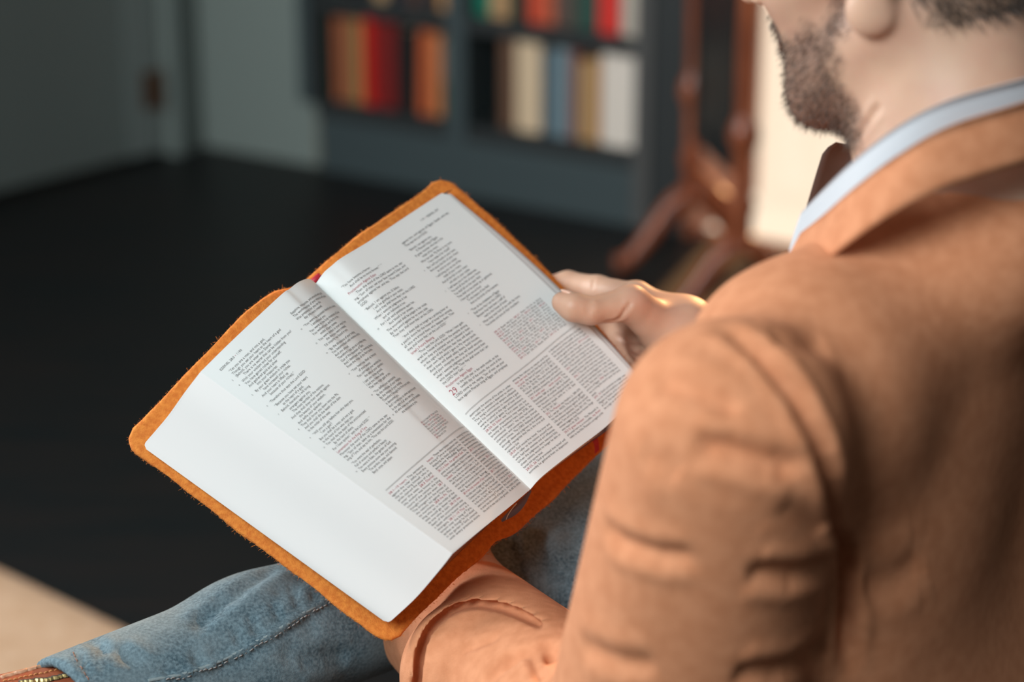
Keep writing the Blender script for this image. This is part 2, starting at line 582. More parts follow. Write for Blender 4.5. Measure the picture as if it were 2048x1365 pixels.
G1, G2, G3, G4 = 'books on the lower left shelf', 'books on the lower right shelf', 'books on the upper left shelf', 'books on the upper right shelf'
ZB, ZM = .150, .382
LL = 'on the lower left shelf'
for a in [
    (.337, .348, .335, (22, 60, 44), 0, 'thin dark green book at the far left end of the lower left shelf', G1),
    (.349, .372, .332, (170, 92, 62), 0, 'rust brown book beside the thin green one, lower left shelf', G1),
    (.374, .398, .334, (158, 104, 70), 0, 'faded brown book between rust and olive books, lower left shelf', G1),
    (.399, .422, .333, (176, 138, 84), 0, 'olive tan book touching the bright red book, lower left shelf', G1),
    (.424, .452, .348, (214, 34, 24), 0, 'tall bright red book on the lower left shelf', G1),
    (.454, .508, .338, (128, 28, 26), 0, 'thick dark red book right of the bright red one', G1),
    (.511, .556, .326, (20, 28, 28), 0, 'thick black book between dark red and orange books', G1),
    (.560, .588, .330, (206, 100, 58), .03, 'leaning orange book beside the black one, lower left shelf', G1),
    (.594, .620, .327, (214, 132, 82), 0, 'light orange book near the divider, lower left shelf', G1),
    (.621, .645, .325, (40, 84, 62), 0, 'green book with grey top against the divider', G1, ((.45, .5, (110, 120, 112)),))]:
    shelf_book(a[0], a[1], ZB, a[2], a[3], a[4], a[5], a[6], bands=a[7] if len(a) > 7 else None)
for a in [
    (.760, .795, .347, (112, 82, 64), 0, 'brown book at the left of the lower right shelf', G2),
    (.797, .858, .343, (232, 204, 168), 0, 'thick cream book on the lower right shelf', G2),
    (.860, .889, .330, (84, 106, 118), 0, 'dark slate blue book right of the cream book', G2),
    (.890, .924, .336, (128, 150, 158), 0, 'pale grey-blue book beside the slate one', G2),
    (.925, .945, .335, (140, 72, 56), 0, 'narrow reddish brown book beside the grey-blue one', G2),
    (.947, .970, .318, (196, 172, 130), 0, 'short tan book on the lower right shelf', G2),
    (.971, .990, .324, (204, 140, 72), 0, 'golden ochre book left of the thick white one', G2),
    (.994, 1.076, .347, (240, 228, 214), 0, 'very thick white book at the right end of the shelf', G2)]:
    shelf_book(a[0], a[1], ZB, a[2], a[3], a[4], a[5], a[6])
for a in [
    (.340, .372, .56, (34, 50, 46), 0, 'dark grey-green book at the left end of the upper left shelf', G3),
    (.374, .410, .57, (44, 40, 40), 0, 'charcoal book second from left on the upper left shelf', G3),
    (.412, .452, .55, (30, 34, 40), 0, 'navy black book left of the tan one, upper left shelf', G3),
    (.455, .490, .56, (196, 160, 118), 0, 'tan book in the middle of the upper left shelf', G3),
    (.492, .530, .57, (28, 44, 56), 0, 'dark blue book right of the tan one, upper left shelf', G3),
    (.532, .570, .55, (88, 66, 60), 0, 'muted brown book on the upper left shelf', G3),
    (.572, .610, .56, (56, 52, 54), 0, 'grey book beside the yellow-brown one, upper left shelf', G3),
    (.613, .648, .57, (206, 152, 98), 0, 'yellow-brown book against the divider, upper left shelf', G3)]:
    shelf_book(a[0], a[1], ZM, a[2], a[3], a[4], a[5], a[6])
for a in [
    (.703, .735, .57, (26, 128, 104), 0, 'teal green book beside the divider, upper right shelf', G4),
    (.737, .784, .56, (192, 152, 108), 0, 'tan book beside the teal one, upper right shelf', G4),
    (.787, .822, .58, (30, 54, 48), 0, 'blackish green book on the upper right shelf', G4),
    (.825, .862, .57, (222, 84, 56), 0, 'orange-red book on the upper right shelf', G4),
    (.863, .888, .56, (204, 104, 74), 0, 'dull coral book beside the orange-red one', G4),
    (.890, .934, .57, (96, 82, 74), 0, 'grey-brown book on the upper right shelf', G4),
    (.936, .984, .56, (50, 84, 74), 0, 'dark sea-green book left of the vivid red one', G4),
    (.987, 1.034, .58, (234, 58, 50), 0, 'vivid red book on the upper right shelf', G4),
    (1.038, 1.090, .57, (206, 194, 178), 0, 'pale grey-cream book at the right end of the upper shelf', G4)]:
    shelf_book(a[0], a[1], ZM, a[2], a[3], a[4], a[5], a[6], dep=.14)

# ------------------------------------------------------------------ cheval mirror with arched feet
cm_a, cm_b = floor_at(1380, 532), floor_at(1476, 640)
cvd = unit(cm_b - cm_a)
cvn = unit(np.cross(UP, cvd))
if cvn @ AX_R < 0: cvn = -cvn
cm = tag(empty('cheval_mirror', loc=cm_a), 'reddish wooden cheval mirror with arched feet beside the window', 'mirror')
def cpart(mb, name, m, smooth=True, bevel=0):
    o = mb.build(name, m, cm, smooth=smooth, bevel=bevel)
    o.location = -np.array(cm.location)
    return o
M_MIRROR = mat('mirror_backing', (0.018, 0.02, 0.02), .35)
for P0 in (cm_a, cm_b):
    zs = [.13, .16, .2, .22, .24, .30, .325, .335, .35, .37, .385, .40, .46, .8, 1.2, 1.45, 1.47, 1.5, 1.53]
    rs = [.022, .020, .020, .026, .018, .018, .020, .027, .030, .027, .018, .017, .018, .019, .018, .017, .026, .028, .008]
    cpart(MB().tube([P0 + UP * z for z in zs], rs, 14), 'post', M_CHERRY)
    for sgn in (1, -1):
        pts = crom([P0 + UP * .15, P0 + cvn * sgn * .035 + UP * .13, P0 + cvn * sgn * .085 + UP * .065, P0 + cvn * sgn * .125 + UP * .022, P0 + cvn * sgn * .150 + UP * .018], 14)
        r = np.interp(np.linspace(0, 1, 14), [0, .3, .8, 1], [.022, .020, .016, .018])
        cpart(MB().tube(pts, r, 10), 'foot', M_CHERRY)
L_ = np.linalg.norm(cm_b - cm_a)
cpart(MB().tube([cm_a + UP * .2, cm_b + UP * .2], .012, 10), 'stretcher', M_CHERRY)
cpart(MB().obox(cm_a + cvd * .04 + UP * .30 - cvn * .01, cvd * (L_ - .08), cvn * .02, UP * 1.15), 'mirror_panel', M_MIRROR, False, .003)
for q0, q1 in (((.03, .27), (.05, 1.48)), ((L_ - .05, .27), (L_ - .03, 1.48)), ((.05, .27), (L_ - .05, .30)), ((.05, 1.45), (L_ - .05, 1.48))):
    cpart(MB().obox(cm_a + cvd * q0[0] + UP * q0[1] - cvn * .014, cvd * (q1[0] - q0[0]), cvn * .028, UP * (q1[1] - q0[1])), 'mirror_frame', M_MIRROR, False, .003)

# small black thing lying against the bookcase base
fo = floor_at(768, 350)
th_, ph_ = np.meshgrid(np.linspace(0, math.pi, 13), np.linspace(0, 2 * math.pi, 25), indexing='ij')
sx = np.sign(np.cos(ph_)) * np.abs(np.cos(ph_)) ** .7
sy = np.sign(np.sin(ph_)) * np.abs(np.sin(ph_)) ** .7
Vo = fo + (np.sin(th_) ** .8 * sx * .036)[..., None] * E1 + (np.sin(th_) ** .8 * sy * .022)[..., None] * NB + ((np.cos(th_) * .5 + .5) * .046 + .0005 + .006 * np.cos(2 * ph_) * np.sin(th_) ** 2 * np.clip(np.cos(th_), 0, 1))[..., None] * UP
tag(mesh('floor_pouch', Vo.reshape(-1, 3), grid_faces(13, 25), mat('black_cloth', (.006, .006, .007), .8)), 'small black bundle on the floor against the bookcase base', 'pouch')

# ------------------------------------------------------------------ sunlit floor patch at the lower left, laid as a tan sheet
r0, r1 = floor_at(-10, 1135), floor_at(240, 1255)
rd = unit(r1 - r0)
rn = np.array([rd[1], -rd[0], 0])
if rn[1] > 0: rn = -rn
M_SUN_PATCH = mat('sun_patch_tan', (0.50, 0.315, 0.19), .95, noise=((0.56, 0.37, 0.24), 40, 4), bump=(500, .5, .003), sheen=.2)  # tan pile colour stands in for sunlight on the floor
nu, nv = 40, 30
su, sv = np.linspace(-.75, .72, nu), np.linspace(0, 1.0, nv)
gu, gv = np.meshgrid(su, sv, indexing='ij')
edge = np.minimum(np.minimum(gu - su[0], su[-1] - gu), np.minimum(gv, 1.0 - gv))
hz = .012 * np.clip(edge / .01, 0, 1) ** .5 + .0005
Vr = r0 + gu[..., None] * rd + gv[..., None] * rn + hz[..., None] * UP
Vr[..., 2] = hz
sun_patch = mesh('sun_patch', Vr.reshape(-1, 3), grid_faces(nu, nv), M_SUN_PATCH)
tag(sun_patch, 'tan sheet painted as a sunlit patch of the dark floor below the raised boot', 'sun_patch')

# ------------------------------------------------------------------ the open bible
M_PAGE = mat('page_paper', (0.735, 0.785, 0.785), .75, bump=(900, .08, .0003))
M_FORE = mat('fanned_page_edges', (0.83, 0.83, 0.82), .8, bump=(500, .06, .0003))
M_STK1 = mat('shaded_page_edges', (0.36, 0.37, 0.37), .8)  # grey carries the shadow between the stacked leaves
M_STK2 = mat('half_shaded_page_edges', (0.58, 0.59, 0.59), .8)  # lighter step of the same painted leaf shadow
M_GILT = mat('bronze_gilt_edges', (0.20, 0.085, 0.045), .35, metallic=.4)
M_INK = mat('black_ink', (0.11, 0.115, 0.115), .8)
M_RED = mat('red_ink', (0.40, 0.12, 0.15), .8)
M_SUEDE = mat('orange_suede', (0.62, 0.17, 0.022), .9, noise=((0.78, 0.26, 0.04), 260, 5), bump=(900, .6, .0012), sheen=.15)
M_RIBBON = mat('red_ribbon', (0.45, 0.02, 0.04), .5)

bib = empty('open_bible', loc=at(800, 900, 1.93))
tag(bib, 'open bible with orange suede cover held in both hands', 'book')
def attach(o, root):
    o.parent = root
    o.location = -np.array(root.location)
    return o
W3 = lambda l: [at(*q) for q in l]
TL = [(632, 567, 1.940), (618, 558, 1.925), (598, 564, 1.905), (578, 579, 1.893), (560, 592, 1.885), (466, 680, 1.862), (401, 744, 1.850)]
BL = [(1061, 979, 1.900), (1040, 997, 1.877), (1006, 1025, 1.850), (960, 1062, 1.820), (905, 1108, 1.792)]
FTL = [(401, 744, 1.850), (369, 786, 1.860), (337, 831, 1.873), (306, 868, 1.884), (284, 893, 1.891)]
FBL = [(905, 1108, 1.792), (880, 1140, 1.803), (833, 1195, 1.822), (785, 1240, 1.835), (776, 1249, 1.839)]
TR = [(632, 567, 1.940), (648, 545, 1.935), (663, 532, 1.936), (683, 516, 1.940), (736, 484, 1.962), (794, 445, 1.988), (853, 406, 2.014), (888, 383, 2.030)]
BR = [(1061, 979, 1.900), (1085, 953, 1.902), (1144, 906, 1.927), (1202, 862, 1.955), (1257, 815, 1.980), (1300, 785, 1.995)]
NA = 161
cTL, cBL, cFT, cFB, cTR, cBR = (crom(W3(l), NA) for l in (TL, BL, FTL, FBL, TR, BR))

def curve(c, a):
    a = np.clip(a, 0, 1) * (len(c) - 1)
    i = np.minimum(a.astype(int), len(c) - 2)
    w = (a - i)[..., None]
    return c[i] * (1 - w) + c[i + 1] * w

UR = unit(cTR[-1] - cTR[0])           # outward along the right page
VD = unit(cBL[0] - cTL[0])            # down the spine

def page_l(a, b):
    a, b = np.asarray(a, float), np.asarray(b, float)
    return curve(cTL, a) * (1 - b[..., None]) + curve(cBL, a) * b[..., None]

def page_r(a, b):
    a, b = np.asarray(a, float), np.asarray(b, float)
    P = curve(cTR, a) * (1 - b[..., None]) + curve(cBR, a) * b[..., None]
    return P + UR * (.0045 * np.sin(math.pi * b) * a ** 2)[..., None]

def fore_l(a, b):
    a, b = np.asarray(a, float), np.asarray(b, float)
    return curve(cFT, a) * (1 - b[..., None]) + curve(cFB, a) * b[..., None]

def surf_normal(fn, a, b, e=.004):
    n = np.cross(fn(a + e, b) - fn(a - e, b), fn(a, b + e) - fn(a, b - e))
    n /= np.maximum(np.linalg.norm(n, axis=-1), 1e-12)[..., None]
    return np.where(((fn(a, b) - CAM) * n).sum(-1)[..., None] > 0, -n, n)

def rounded(b, a, ra, rb):
    """pull b in near the a=1 end so that the corners are round"""
    t = np.clip((a - (1 - ra)) / ra, 0, 1)
    k = rb * (1 - np.sqrt(np.maximum(1 - t * t, 0)))
    return k + b * (1 - 2 * k)

na, nb = 64, 60
A, Bq = np.meshgrid(np.linspace(0, 1, na) ** 1.15, np.linspace(0, 1, nb), indexing='ij')
# printed leaves on top
leafL = attach(mesh('page', page_l(A, Bq).reshape(-1, 3), grid_faces(na, nb, flip=True), M_PAGE), bib)
leafL['label'] = 'left printed page, numbered 1190'
Br = rounded(Bq, A, .03, .02)
leafR = attach(mesh('page', page_r(A, Br).reshape(-1, 3), grid_faces(na, nb), M_PAGE), bib)
leafR['label'] = 'right printed page, numbered 1191'

# left page block: fanned fore edge sloping down to the cover, bronze edged ends
nf = 40
Af, Bf = np.meshgrid(np.linspace(0, 1, nf), np.linspace(0, 1, nb), indexing='ij')
PF = fore_l(Af, rounded(Bf, Af, .07, .018))
attach(mesh('fanned_fore_edge', PF.reshape(-1, 3), grid_faces(nf, nb, flip=True), M_FORE), bib)
back = AX_F * .03
def block_end(top, under0, under1, name, inset):
    n = len(top)
    t = np.linspace(0, 1, n)[:, None]
    low = under0 * (1 - t) + under1 * t
    V = np.vstack([top + inset, low + inset])
    F_ = np.stack([np.arange(n - 1), np.arange(1, n), n + np.arange(1, n), n + np.arange(n - 1)], 1)
    return attach(mesh(name, V, F_, M_GILT), bib)
topL = np.vstack([cTL, cFT[1:]])
botL = np.vstack([cBL, cFB[1:]])
block_end(topL, cTL[0] + back, cFT[-1], 'page_block_end', VD * .0012)
block_end(botL, cBL[0] + back, cFB[-1], 'page_block_end', -VD * .0012)
# right page block with a handful of loose leaves showing at its edge
fR_T, fR_B = at(905, 376, 2.050), at(1318, 792, 2.018)
block_end(cTR, cTR[0] + back, fR_T, 'page_block_end', VD * .0012)
block_end(cBR, cBR[0] + back, fR_B, 'page_block_end', -VD * .0012)
nr = surf_normal(page_r, np.full(1, .8), np.full(1, .5))[0]
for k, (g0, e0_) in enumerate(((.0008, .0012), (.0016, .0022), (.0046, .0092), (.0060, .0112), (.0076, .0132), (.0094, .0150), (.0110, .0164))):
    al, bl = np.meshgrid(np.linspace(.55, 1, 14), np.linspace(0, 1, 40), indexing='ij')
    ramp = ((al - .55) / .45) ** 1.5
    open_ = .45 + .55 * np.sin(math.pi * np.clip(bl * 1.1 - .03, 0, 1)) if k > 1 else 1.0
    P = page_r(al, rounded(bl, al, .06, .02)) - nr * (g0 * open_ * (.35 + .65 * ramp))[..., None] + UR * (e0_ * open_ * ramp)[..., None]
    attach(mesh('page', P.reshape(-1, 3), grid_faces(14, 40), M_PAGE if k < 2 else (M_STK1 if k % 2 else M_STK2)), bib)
# block body below the loose leaves
al, bl = np.meshgrid(np.linspace(0, 1, 20), np.linspace(0, 1, 20), indexing='ij')
P = page_r(al, bl) - nr * (.004 + .013 * al)[..., None] + UR * (.0170 * al)[..., None]
attach(mesh('page_block', P.reshape(-1, 3), grid_faces(20, 20), M_FORE), bib)

# suede cover: one wrapping sheet with rounded corners
CT = [(245, 883, 1.900), (304, 822, 1.899), (369, 754, 1.900), (433, 686, 1.906), (498, 622, 1.918), (548, 588, 1.938), (585, 574, 1.966), (614, 560, 1.980), (663, 516, 1.980), (724, 469, 1.999), (824, 399, 2.040), (886, 350, 2.066)]
CB = [(779, 1288, 1.848), (810, 1257, 1.858), (865, 1202, 1.876), (914, 1153, 1.893), (964, 1110, 1.910), (992, 1082, 1.922), (1030, 1064, 1.934), (1085, 1014, 1.955), (1144, 956, 1.982), (1195, 909, 2.004), (1318, 806, 2.052)]
NC = 121
cCT, cCB = crom(W3(CT), NC), crom(W3(CB), NC)
def cover(s, t):
    P = curve(cCT, s) * (1 - t[..., None]) + curve(cCB, s) * t[..., None]
    return P + UR * (.011 * np.sin(math.pi * t) * np.clip((s - .6) / .4, 0, 1) ** 2)[..., None]
ns, nt_ = 140, 110
S_, T_ = np.meshgrid(np.linspace(0, 1, ns), np.linspace(0, 1, nt_), indexing='ij')
edge_t = np.clip(np.minimum(T_, 1 - T_) / .055, 0, 1)
xl = .032 * (1 - np.sqrt(np.maximum(1 - (1 - edge_t) ** 2, 0)))
Sr = xl + S_ * (1 - 2 * xl)
P = cover(Sr, T_)
dS = np.gradient(P, axis=0); dT = np.gradient(P, axis=1)
Nn = np.cross(dS, dT); Nn /= np.linalg.norm(Nn, axis=-1)[..., None]
if (Nn.mean((0, 1)) @ AX_F) > 0: Nn = -Nn
# soft wavy hand-cut outline
ph = RNG.normal(size=(ns, nt_)) * .00012
P = P + Nn * ph[..., None]
TH = .0034
rows = []
ring = [(i, 0) for i in range(ns)] + [(ns - 1, j) for j in range(1, nt_)] + [(i, nt_ - 1) for i in range(ns - 2, -1, -1)] + [(0, j) for j in range(nt_ - 2, 0, -1)]
Vc = [P.reshape(-1, 3), (P - Nn * TH).reshape(-1, 3)]
nP = ns * nt_
cen = P.mean((0, 1))
rv = []
for q, (i, j) in enumerate(ring):
    i0, j0 = min(max(i, 3), ns - 4), min(max(j, 3), nt_ - 4)
    out = unit(P[i, j] - P[i0, j0] + 1e-9)
    wob = .0006 * math.sin(q * .13) + .0004 * math.sin(q * .31 + 1) + RNG.normal() * .00015
    rv.append(P[i, j] - Nn[i, j] * TH * .5 + out * (.0014 + wob))
Vc.append(np.array(rv))
Fc = [grid_faces(ns, nt_), grid_faces(ns, nt_, nP, True)]
m = len(ring)
ri = np.array([i * nt_ + j for i, j in ring]); rq = 2 * nP + np.arange(m); r2 = np.roll(ri, -1); rq2 = np.roll(rq, -1)
Fc += [np.stack([ri, r2, rq2, rq], 1), np.stack([rq, rq2, r2 + nP, ri + nP], 1)]
cov = attach(mesh('suede_cover', np.vstack(Vc), np.vstack(Fc), M_SUEDE, recalc=True), bib)
cov['label'] = 'orange suede leather cover'
# loose suede fibres along the cut edge
fb = MB()
for q in range(0, m):
    for _ in range(3):
        p0 = rv[q] + RNG.normal(size=3) * .0006
        i, j = ring[q]
        out = unit(rv[q] - P[min(max(i, 4), ns - 5), min(max(j, 4), nt_ - 5)])
        dirn = unit(out + RNG.normal(size=3) * .8)
        L = abs(RNG.normal()) * .0011 + .0005
        if RNG.random() < .01: L *= 3
        sdv = unit(np.cross(dirn, AX_F)) * .00009
        fb.add([p0 - sdv, p0 + sdv, p0 + dirn * L * .6 + sdv * .8 + AX_U * L * .1, p0 + dirn * L], [(0, 1, 2, 3)])
fz = fb.build('suede_fibres', M_SUEDE, cov)
fz['kind'] = 'stuff'
# headband at the top of the spine, ribbon end below the right page
hbp = crom([at(612, 575, 1.955), at(628, 562, 1.952), at(640, 552, 1.955)], 8)
attach(MB().tube(hbp, .0028, 8).build('headband', M_RIBBON, None, True), bib)
rb = crom([at(1150, 893, 1.985), at(1180, 872, 1.985), at(1192, 884, 1.982), at(1194, 905, 1.984)], 12)
rbv = np.vstack([rb - unit(UR) * .003, rb + unit(UR) * .003])
attach(mesh('ribbon_marker', rbv, np.array([(i, i + 1, 12 + i + 1, 12 + i) for i in range(11)]), M_RIBBON), bib)

# bronze end of the page block bulging below the gutter, with its glint drawn as a thin white tube
up_e = crom([at(1062, 980, 1.906), at(1040, 1000, 1.889), at(1020, 1020, 1.876), at(1002, 1040, 1.868)], 16)
lo_e = crom([at(1063, 983, 1.910), at(1050, 1010, 1.906), at(1032, 1030, 1.896), at(1004, 1045, 1.876)], 16)
tt_ = np.linspace(0, 1, 7)[:, None, None]
Gs = up_e[None] * (1 - tt_) + lo_e[None] * tt_ - AX_F * (.004 * np.sin(math.pi * tt_) * np.sin(math.pi * np.linspace(0, 1, 16))[None, :, None])
attach(mesh('spine_end', Gs.reshape(-1, 3), grid_faces(7, 16), M_GILT), bib)
attach(MB().tube(crom([at(1033, 1008, 1.880), at(1024, 1018, 1.874), at(1016, 1030, 1.872), at(1012, 1040, 1.870)], 10), .0004, 6).build('glint_line', M_PAGE, None, True), bib)

# ---- printing: glyph outlines laid on the curved pages
_gl = {}
def glyph(ch):
    if ch in _gl:
        return _gl[ch]
    def ev(body):
        cu = bpy.data.curves.new('g', 'FONT')
        cu.body = body
        cu.resolution_u = 2
        o = bpy.data.objects.new('g', cu)
        COL.objects.link(o)
        bpy.context.view_layer.update()
        dg = bpy.context.evaluated_depsgraph_get()
        me = o.evaluated_get(dg).to_mesh()
        V = np.empty(len(me.vertices) * 3)
        me.vertices.foreach_get('co', V)
        V = V.reshape(-1, 3)
        Fs = [tuple(p.vertices) for p in me.polygons]
        o.evaluated_get(dg).to_mesh_clear()
        bpy.data.objects.remove(o)
        bpy.data.curves.remove(cu)
        return V, Fs
    wide = ev('|' + ch + '|')[0]
    two = ev('||')[0]
    adv = (wide[:, 0].max() - wide[:, 0].min()) - (two[:, 0].max() - two[:, 0].min())
    V, Fs = ev(ch) if ch != ' ' else (np.zeros((0, 3)), [])
    _gl[ch] = (V[:, :2] if len(V) else np.zeros((0, 2)), Fs, adv)
    return _gl[ch]

class Print:
    def __init__(s, fn, sign, width, parent):
        s.fn, s.sign, s.w, s.parent = fn, sign, width, parent
        s.data = {'k': ([], [], []), 'r': ([], [], [])}
    def line(s, txt, a0, b0, em, xs=.86, width=None, just=False, ink='k', bold=0.0):
        """a0: page fraction where the line starts; {..} prints red; ~ starts a small superscript letter"""
        segs, cur, col = [], '', ink
        items = []
        for ch in txt:
            if ch == '{': col = 'r'; continue
            if ch == '}': col = ink; continue
            items.append((ch, col))
        tot = sum(glyph(c)[2] for c, _ in items) * em * xs
        if width and (tot > width or just):
            xs *= width / tot
        x = 0.0
        for ch, col in items:
            V, Fs, adv = glyph(ch)
            if len(V):
                VX, FX, _n = s.data[col]
                base = sum(len(v) for v in VX) if False else s.data[col][2][-1] if s.data[col][2] else 0
                px = (x + V[:, 0] * em * xs) / s.w
                py = -V[:, 1] * em / .24
                VX.append(np.stack([a0 + s.sign * px, b0 + py], 1))
                FX += [tuple(i + base for i in f) for f in Fs]
                s.data[col][2].append(base + len(V))
            x += adv * em * xs
        return x
    def rule(s, a0, a1, b0, b1, th=.0006):
        n = 40
        VX, FX, cnt = s.data['k']
        base = cnt[-1] if cnt else 0
        t = np.linspace(0, 1, n)
        VX.append(np.concatenate([np.stack([a0 + (a1 - a0) * t, b0 + (b1 - b0) * t], 1), np.stack([a0 + (a1 - a0) * t, b0 + (b1 - b0) * t + th], 1)]))
        FX += [(base + i, base + i + 1, base + n + i + 1, base + n + i) for i in range(n - 1)]
        cnt.append(base + 2 * n)
    def build(s):
        for k, m_, nm in (('k', M_INK, 'printed_text'), ('r', M_RED, 'red_printed_text')):
            VX, FX, _ = s.data[k]
            if not VX: continue
            ab = np.vstack(VX)
            a, b_ = np.clip(ab[:, 0], .004, .996), np.clip(ab[:, 1], .004, .996)
            P_ = s.fn(a, b_) + surf_normal(s.fn, a, b_) * .00035
            o = mesh(nm, P_, FX, m_, s.parent, smooth=False)
            o['kind'] = 'stuff'

LS_ = .01462                      # line spacing as a fraction of the page height
prl = Print(page_l, -1, .146, leafL)
prr = Print(page_r, 1, .160, leafR)
EM, EMN, EMX = .0031, .00262, .0021
def block(pr, a0, b0, ls, em, lines, width, **kw):
    b_ = b0
    for t in lines:
        ind = 0.0
        if t.startswith('^'):                    # a heading in red
            pr.line(t[1:], a0, b_ + .002, em * 1.02, ink='r', width=width)
            b_ += ls * 1.12
            continue
        if t.startswith('*'):                    # extra space before
            b_ += ls * .45
            t = t[1:]
        num = None
        if t[:1].isdigit() and '|' in t[:4]:
            num, t = t.split('|', 1)
            pr.line(num, a0 - pr.sign * -.0 - pr.sign * .028, b_, em * .62)
        full = t.startswith('=')
        if full: t = t[1:]
        while t.startswith('>'):
            ind += .0052
            t = t[1:]
        pr.line(t, a0 + pr.sign * ind / pr.w, b_, em, width=width - ind, just=full, **kw)
        b_ += ls
    return b_

prl.line('EZEKIEL 28:3 {\u2022} 1190', .935, .047, .0027, xs=1.0)
c1 = ['\u201cYet you are a man, and not a god,', 'Though you set your heart as the heart of a god', '3|(Behold, you are wiser than Daniel!', '>There is no secret that can be hidden from you!', '4|With your wisdom and your understanding',
      'You have gained riches for yourself,', 'And gathered gold and silver', '>into your treasuries;', '5|By your great wisdom in trade you', '>have increased your riches,', 'And your heart is lifted up', '>because of your riches),\u201d',
      '*6|\u2018Therefore thus says the Lord GOD:', '*\u201cBecause you have set your heart', '>as the heart of a god,', '7|Behold, therefore, I will bring', '>strangers against you,', '>The most terrible of the nations;', 'And they shall draw their swords against',
      '>the beauty of your wisdom,', 'And defile your splendor.', '8|They shall throw you down into the Pit,', 'And you shall die the death of the slain', 'In the midst of the seas.', '*9|\u201cWill you still say before him who slays you,', '>\u2018I am a god\u2019?',
      'But you shall be a man, and not a god,', 'In the hand of him who slays you.', '10|You shall die the death of the uncircumcised', '>By the hand of aliens;', 'For I have spoken,\u201d says the Lord GOD.\u2019 \u201d', '*^Lamentation for the King of Tyre',
      '=Moreover the word of the LORD came to me, say-', '=ing, \u201cSon of man, take up a lamentation for the', '=king of Tyre, and say to him, \u2018Thus says the Lord GOD:', '*\u201cYou were the seal of perfection,', 'Full of wisdom and perfect in beauty.', '13|You were in Eden, the garden of God;', 'Every precious stone was your covering:', '>The sardius, topaz, and diamond,', '>Beryl, onyx, and jasper,']
block(prl, .912, .072, LS_ * .925, EM, [t.replace('*^', '^') for t in c1], .0600)
c2 = ['Sapphire, turquoise, and emerald with gold.', 'The workmanship of your timbrels and pipes', 'Was prepared for you on the', '>day you were created.', '*14|\u201cYou were the anointed cherub who covers;', '>I established you;', 'You were on the holy mountain of God;', 'You walked back and forth in the', '>midst of fiery stones.',
      '15|You were perfect in your ways from', '>the day you were created,', 'Till iniquity was found in you.', '*16|\u201cBy the abundance of your trading', 'You became filled with violence within,', 'And you sinned;', 'Therefore I cast you as a profane thing', 'Out of the mountain of God;', 'And I destroyed you, O covering cherub,', 'From the midst of the fiery stones.',
      '*17|\u201cYour heart was lifted up because', '>of your beauty;', 'You corrupted your wisdom for', '>the sake of your splendor;', 'I cast you to the ground,', 'I laid you before kings,', 'That they might gaze at you.', '*18|\u201cYou defiled your sanctuaries', 'By the multitude of your iniquities,', 'By the iniquity of your trading;', 'Therefore I brought fire from your midst;', 'It devoured you,', 'And I turned you to ashes upon the earth', 'In the sight of all who saw you.', '19|All who knew you among the peoples', '>are astonished at you;']
block(prl, .452, .072, LS_ * .915, EM, c2, .0585)
xr = ['{28:2} Is 31:3; Ezek 28:9; {28:3} Dan 1:20; 2:20', '{28:4} Zech 9:3; {28:5} Ps 62:10; {28:7} Ezek', '30:11; {28:8} Is 14:15; {28:9} Ezek 28:2; {28:10}', 'Ezek 31:18; 32:19; {28:12} Ezek 27:2; {28:13}', 'Gen 2:8; {28:14} Ex 25:20; Ezek 20:40; {28:15}', 'Is 14:12; {28:16} Ezek 8:17; {28:17} Ezek 31:10', '{28:18} Ezek 6:13; 20:47; Mal 4:3', '{28:19} Ezek 26:21; 27:36']
block(prl, .372, .615, .0098, EMX, xr, .048)
prl.rule(.92, .02, .7035, .6985)
prl.rule(.92, .02, .7065, .7015)
N_A = ['{28:1\u201310 heart.} The sentence', 'against the ruler shifts from the', 'city to the king himself, who in', 'pride claimed the place of a god', 'over the seas. {28:3 Daniel.}', 'His wisdom was known in the', 'courts of the nations; the king', 'thought himself the wiser. {28:7}', 'The strangers are the armies of', 'the nations, led against Tyre and', 'its merchants. {28:8 the Pit.} The', 'king who sat in the midst of the', 'seas would go down to death', 'as one who is slain. {28:10 the}', 'death of the uncircumcised was', 'a death without honor among', 'strangers. {28:11\u201319 This} is a', 'lament over the king of Tyre,', 'spoken as though he had stood', 'in the garden of God, covered', 'with every precious stone.']
N_B = ['{beauty.} These descriptions mark out', 'the king of Tyre as an exceptional ruler,', 'displaying the ideals of kingship in the', 'ancient Middle East.', '{28:13 in Eden, the garden of God.} This', 'points to an exaggerated comparison: the', 'king inhabited a place like Eden in its beauty.', '{created.} The Hebrew verb for created is', 'the same as the one used in Gen. 1:1. As', 'with Genesis, the word emphasizes God\u2019s', 'active work in history. It was God\u2019s own', 'wise plan and purpose to allow this man', 'to become king.', '{28:14 the holy mountain of God} reads like', 'the lofty home of pagan gods. According to', 'Canaanite beliefs, the \u201cseat of the god\u201d', 'was on the \u201cmountain\u201d or the mountain', 'in the north. See Ps. 48:2. The local idea', 'seems to be that the king of Tyre aspired', 'to enter into the council of the gods. In', 'the end he was cast to the ground.']
N_C = ['moving from this', 'mountain to that of', 'the nations, he fell', 'from the midst of', 'stones.', '{28:15} In his trading', 'iniquity was found,', 'and his violence was', 'made known among', 'peoples. {28:16} The', 'covering cherub was', 'destroyed from the', 'midst of the stones.', '{28:17} His splendor', 'corrupted his wisdom', 'so that kings looked', 'at him as he fell to', 'the ground. {28:18} A', 'fire came out from', 'his midst, turning', 'it all to ashes.']
for a0, txt, wd in ((.925, N_A, .0465), (.565, N_B, .0470), (.225, N_C, .0285)):
    block(prl, a0, .724, .01195, EMN, ['=' + t for t in txt], wd)
prl.build()

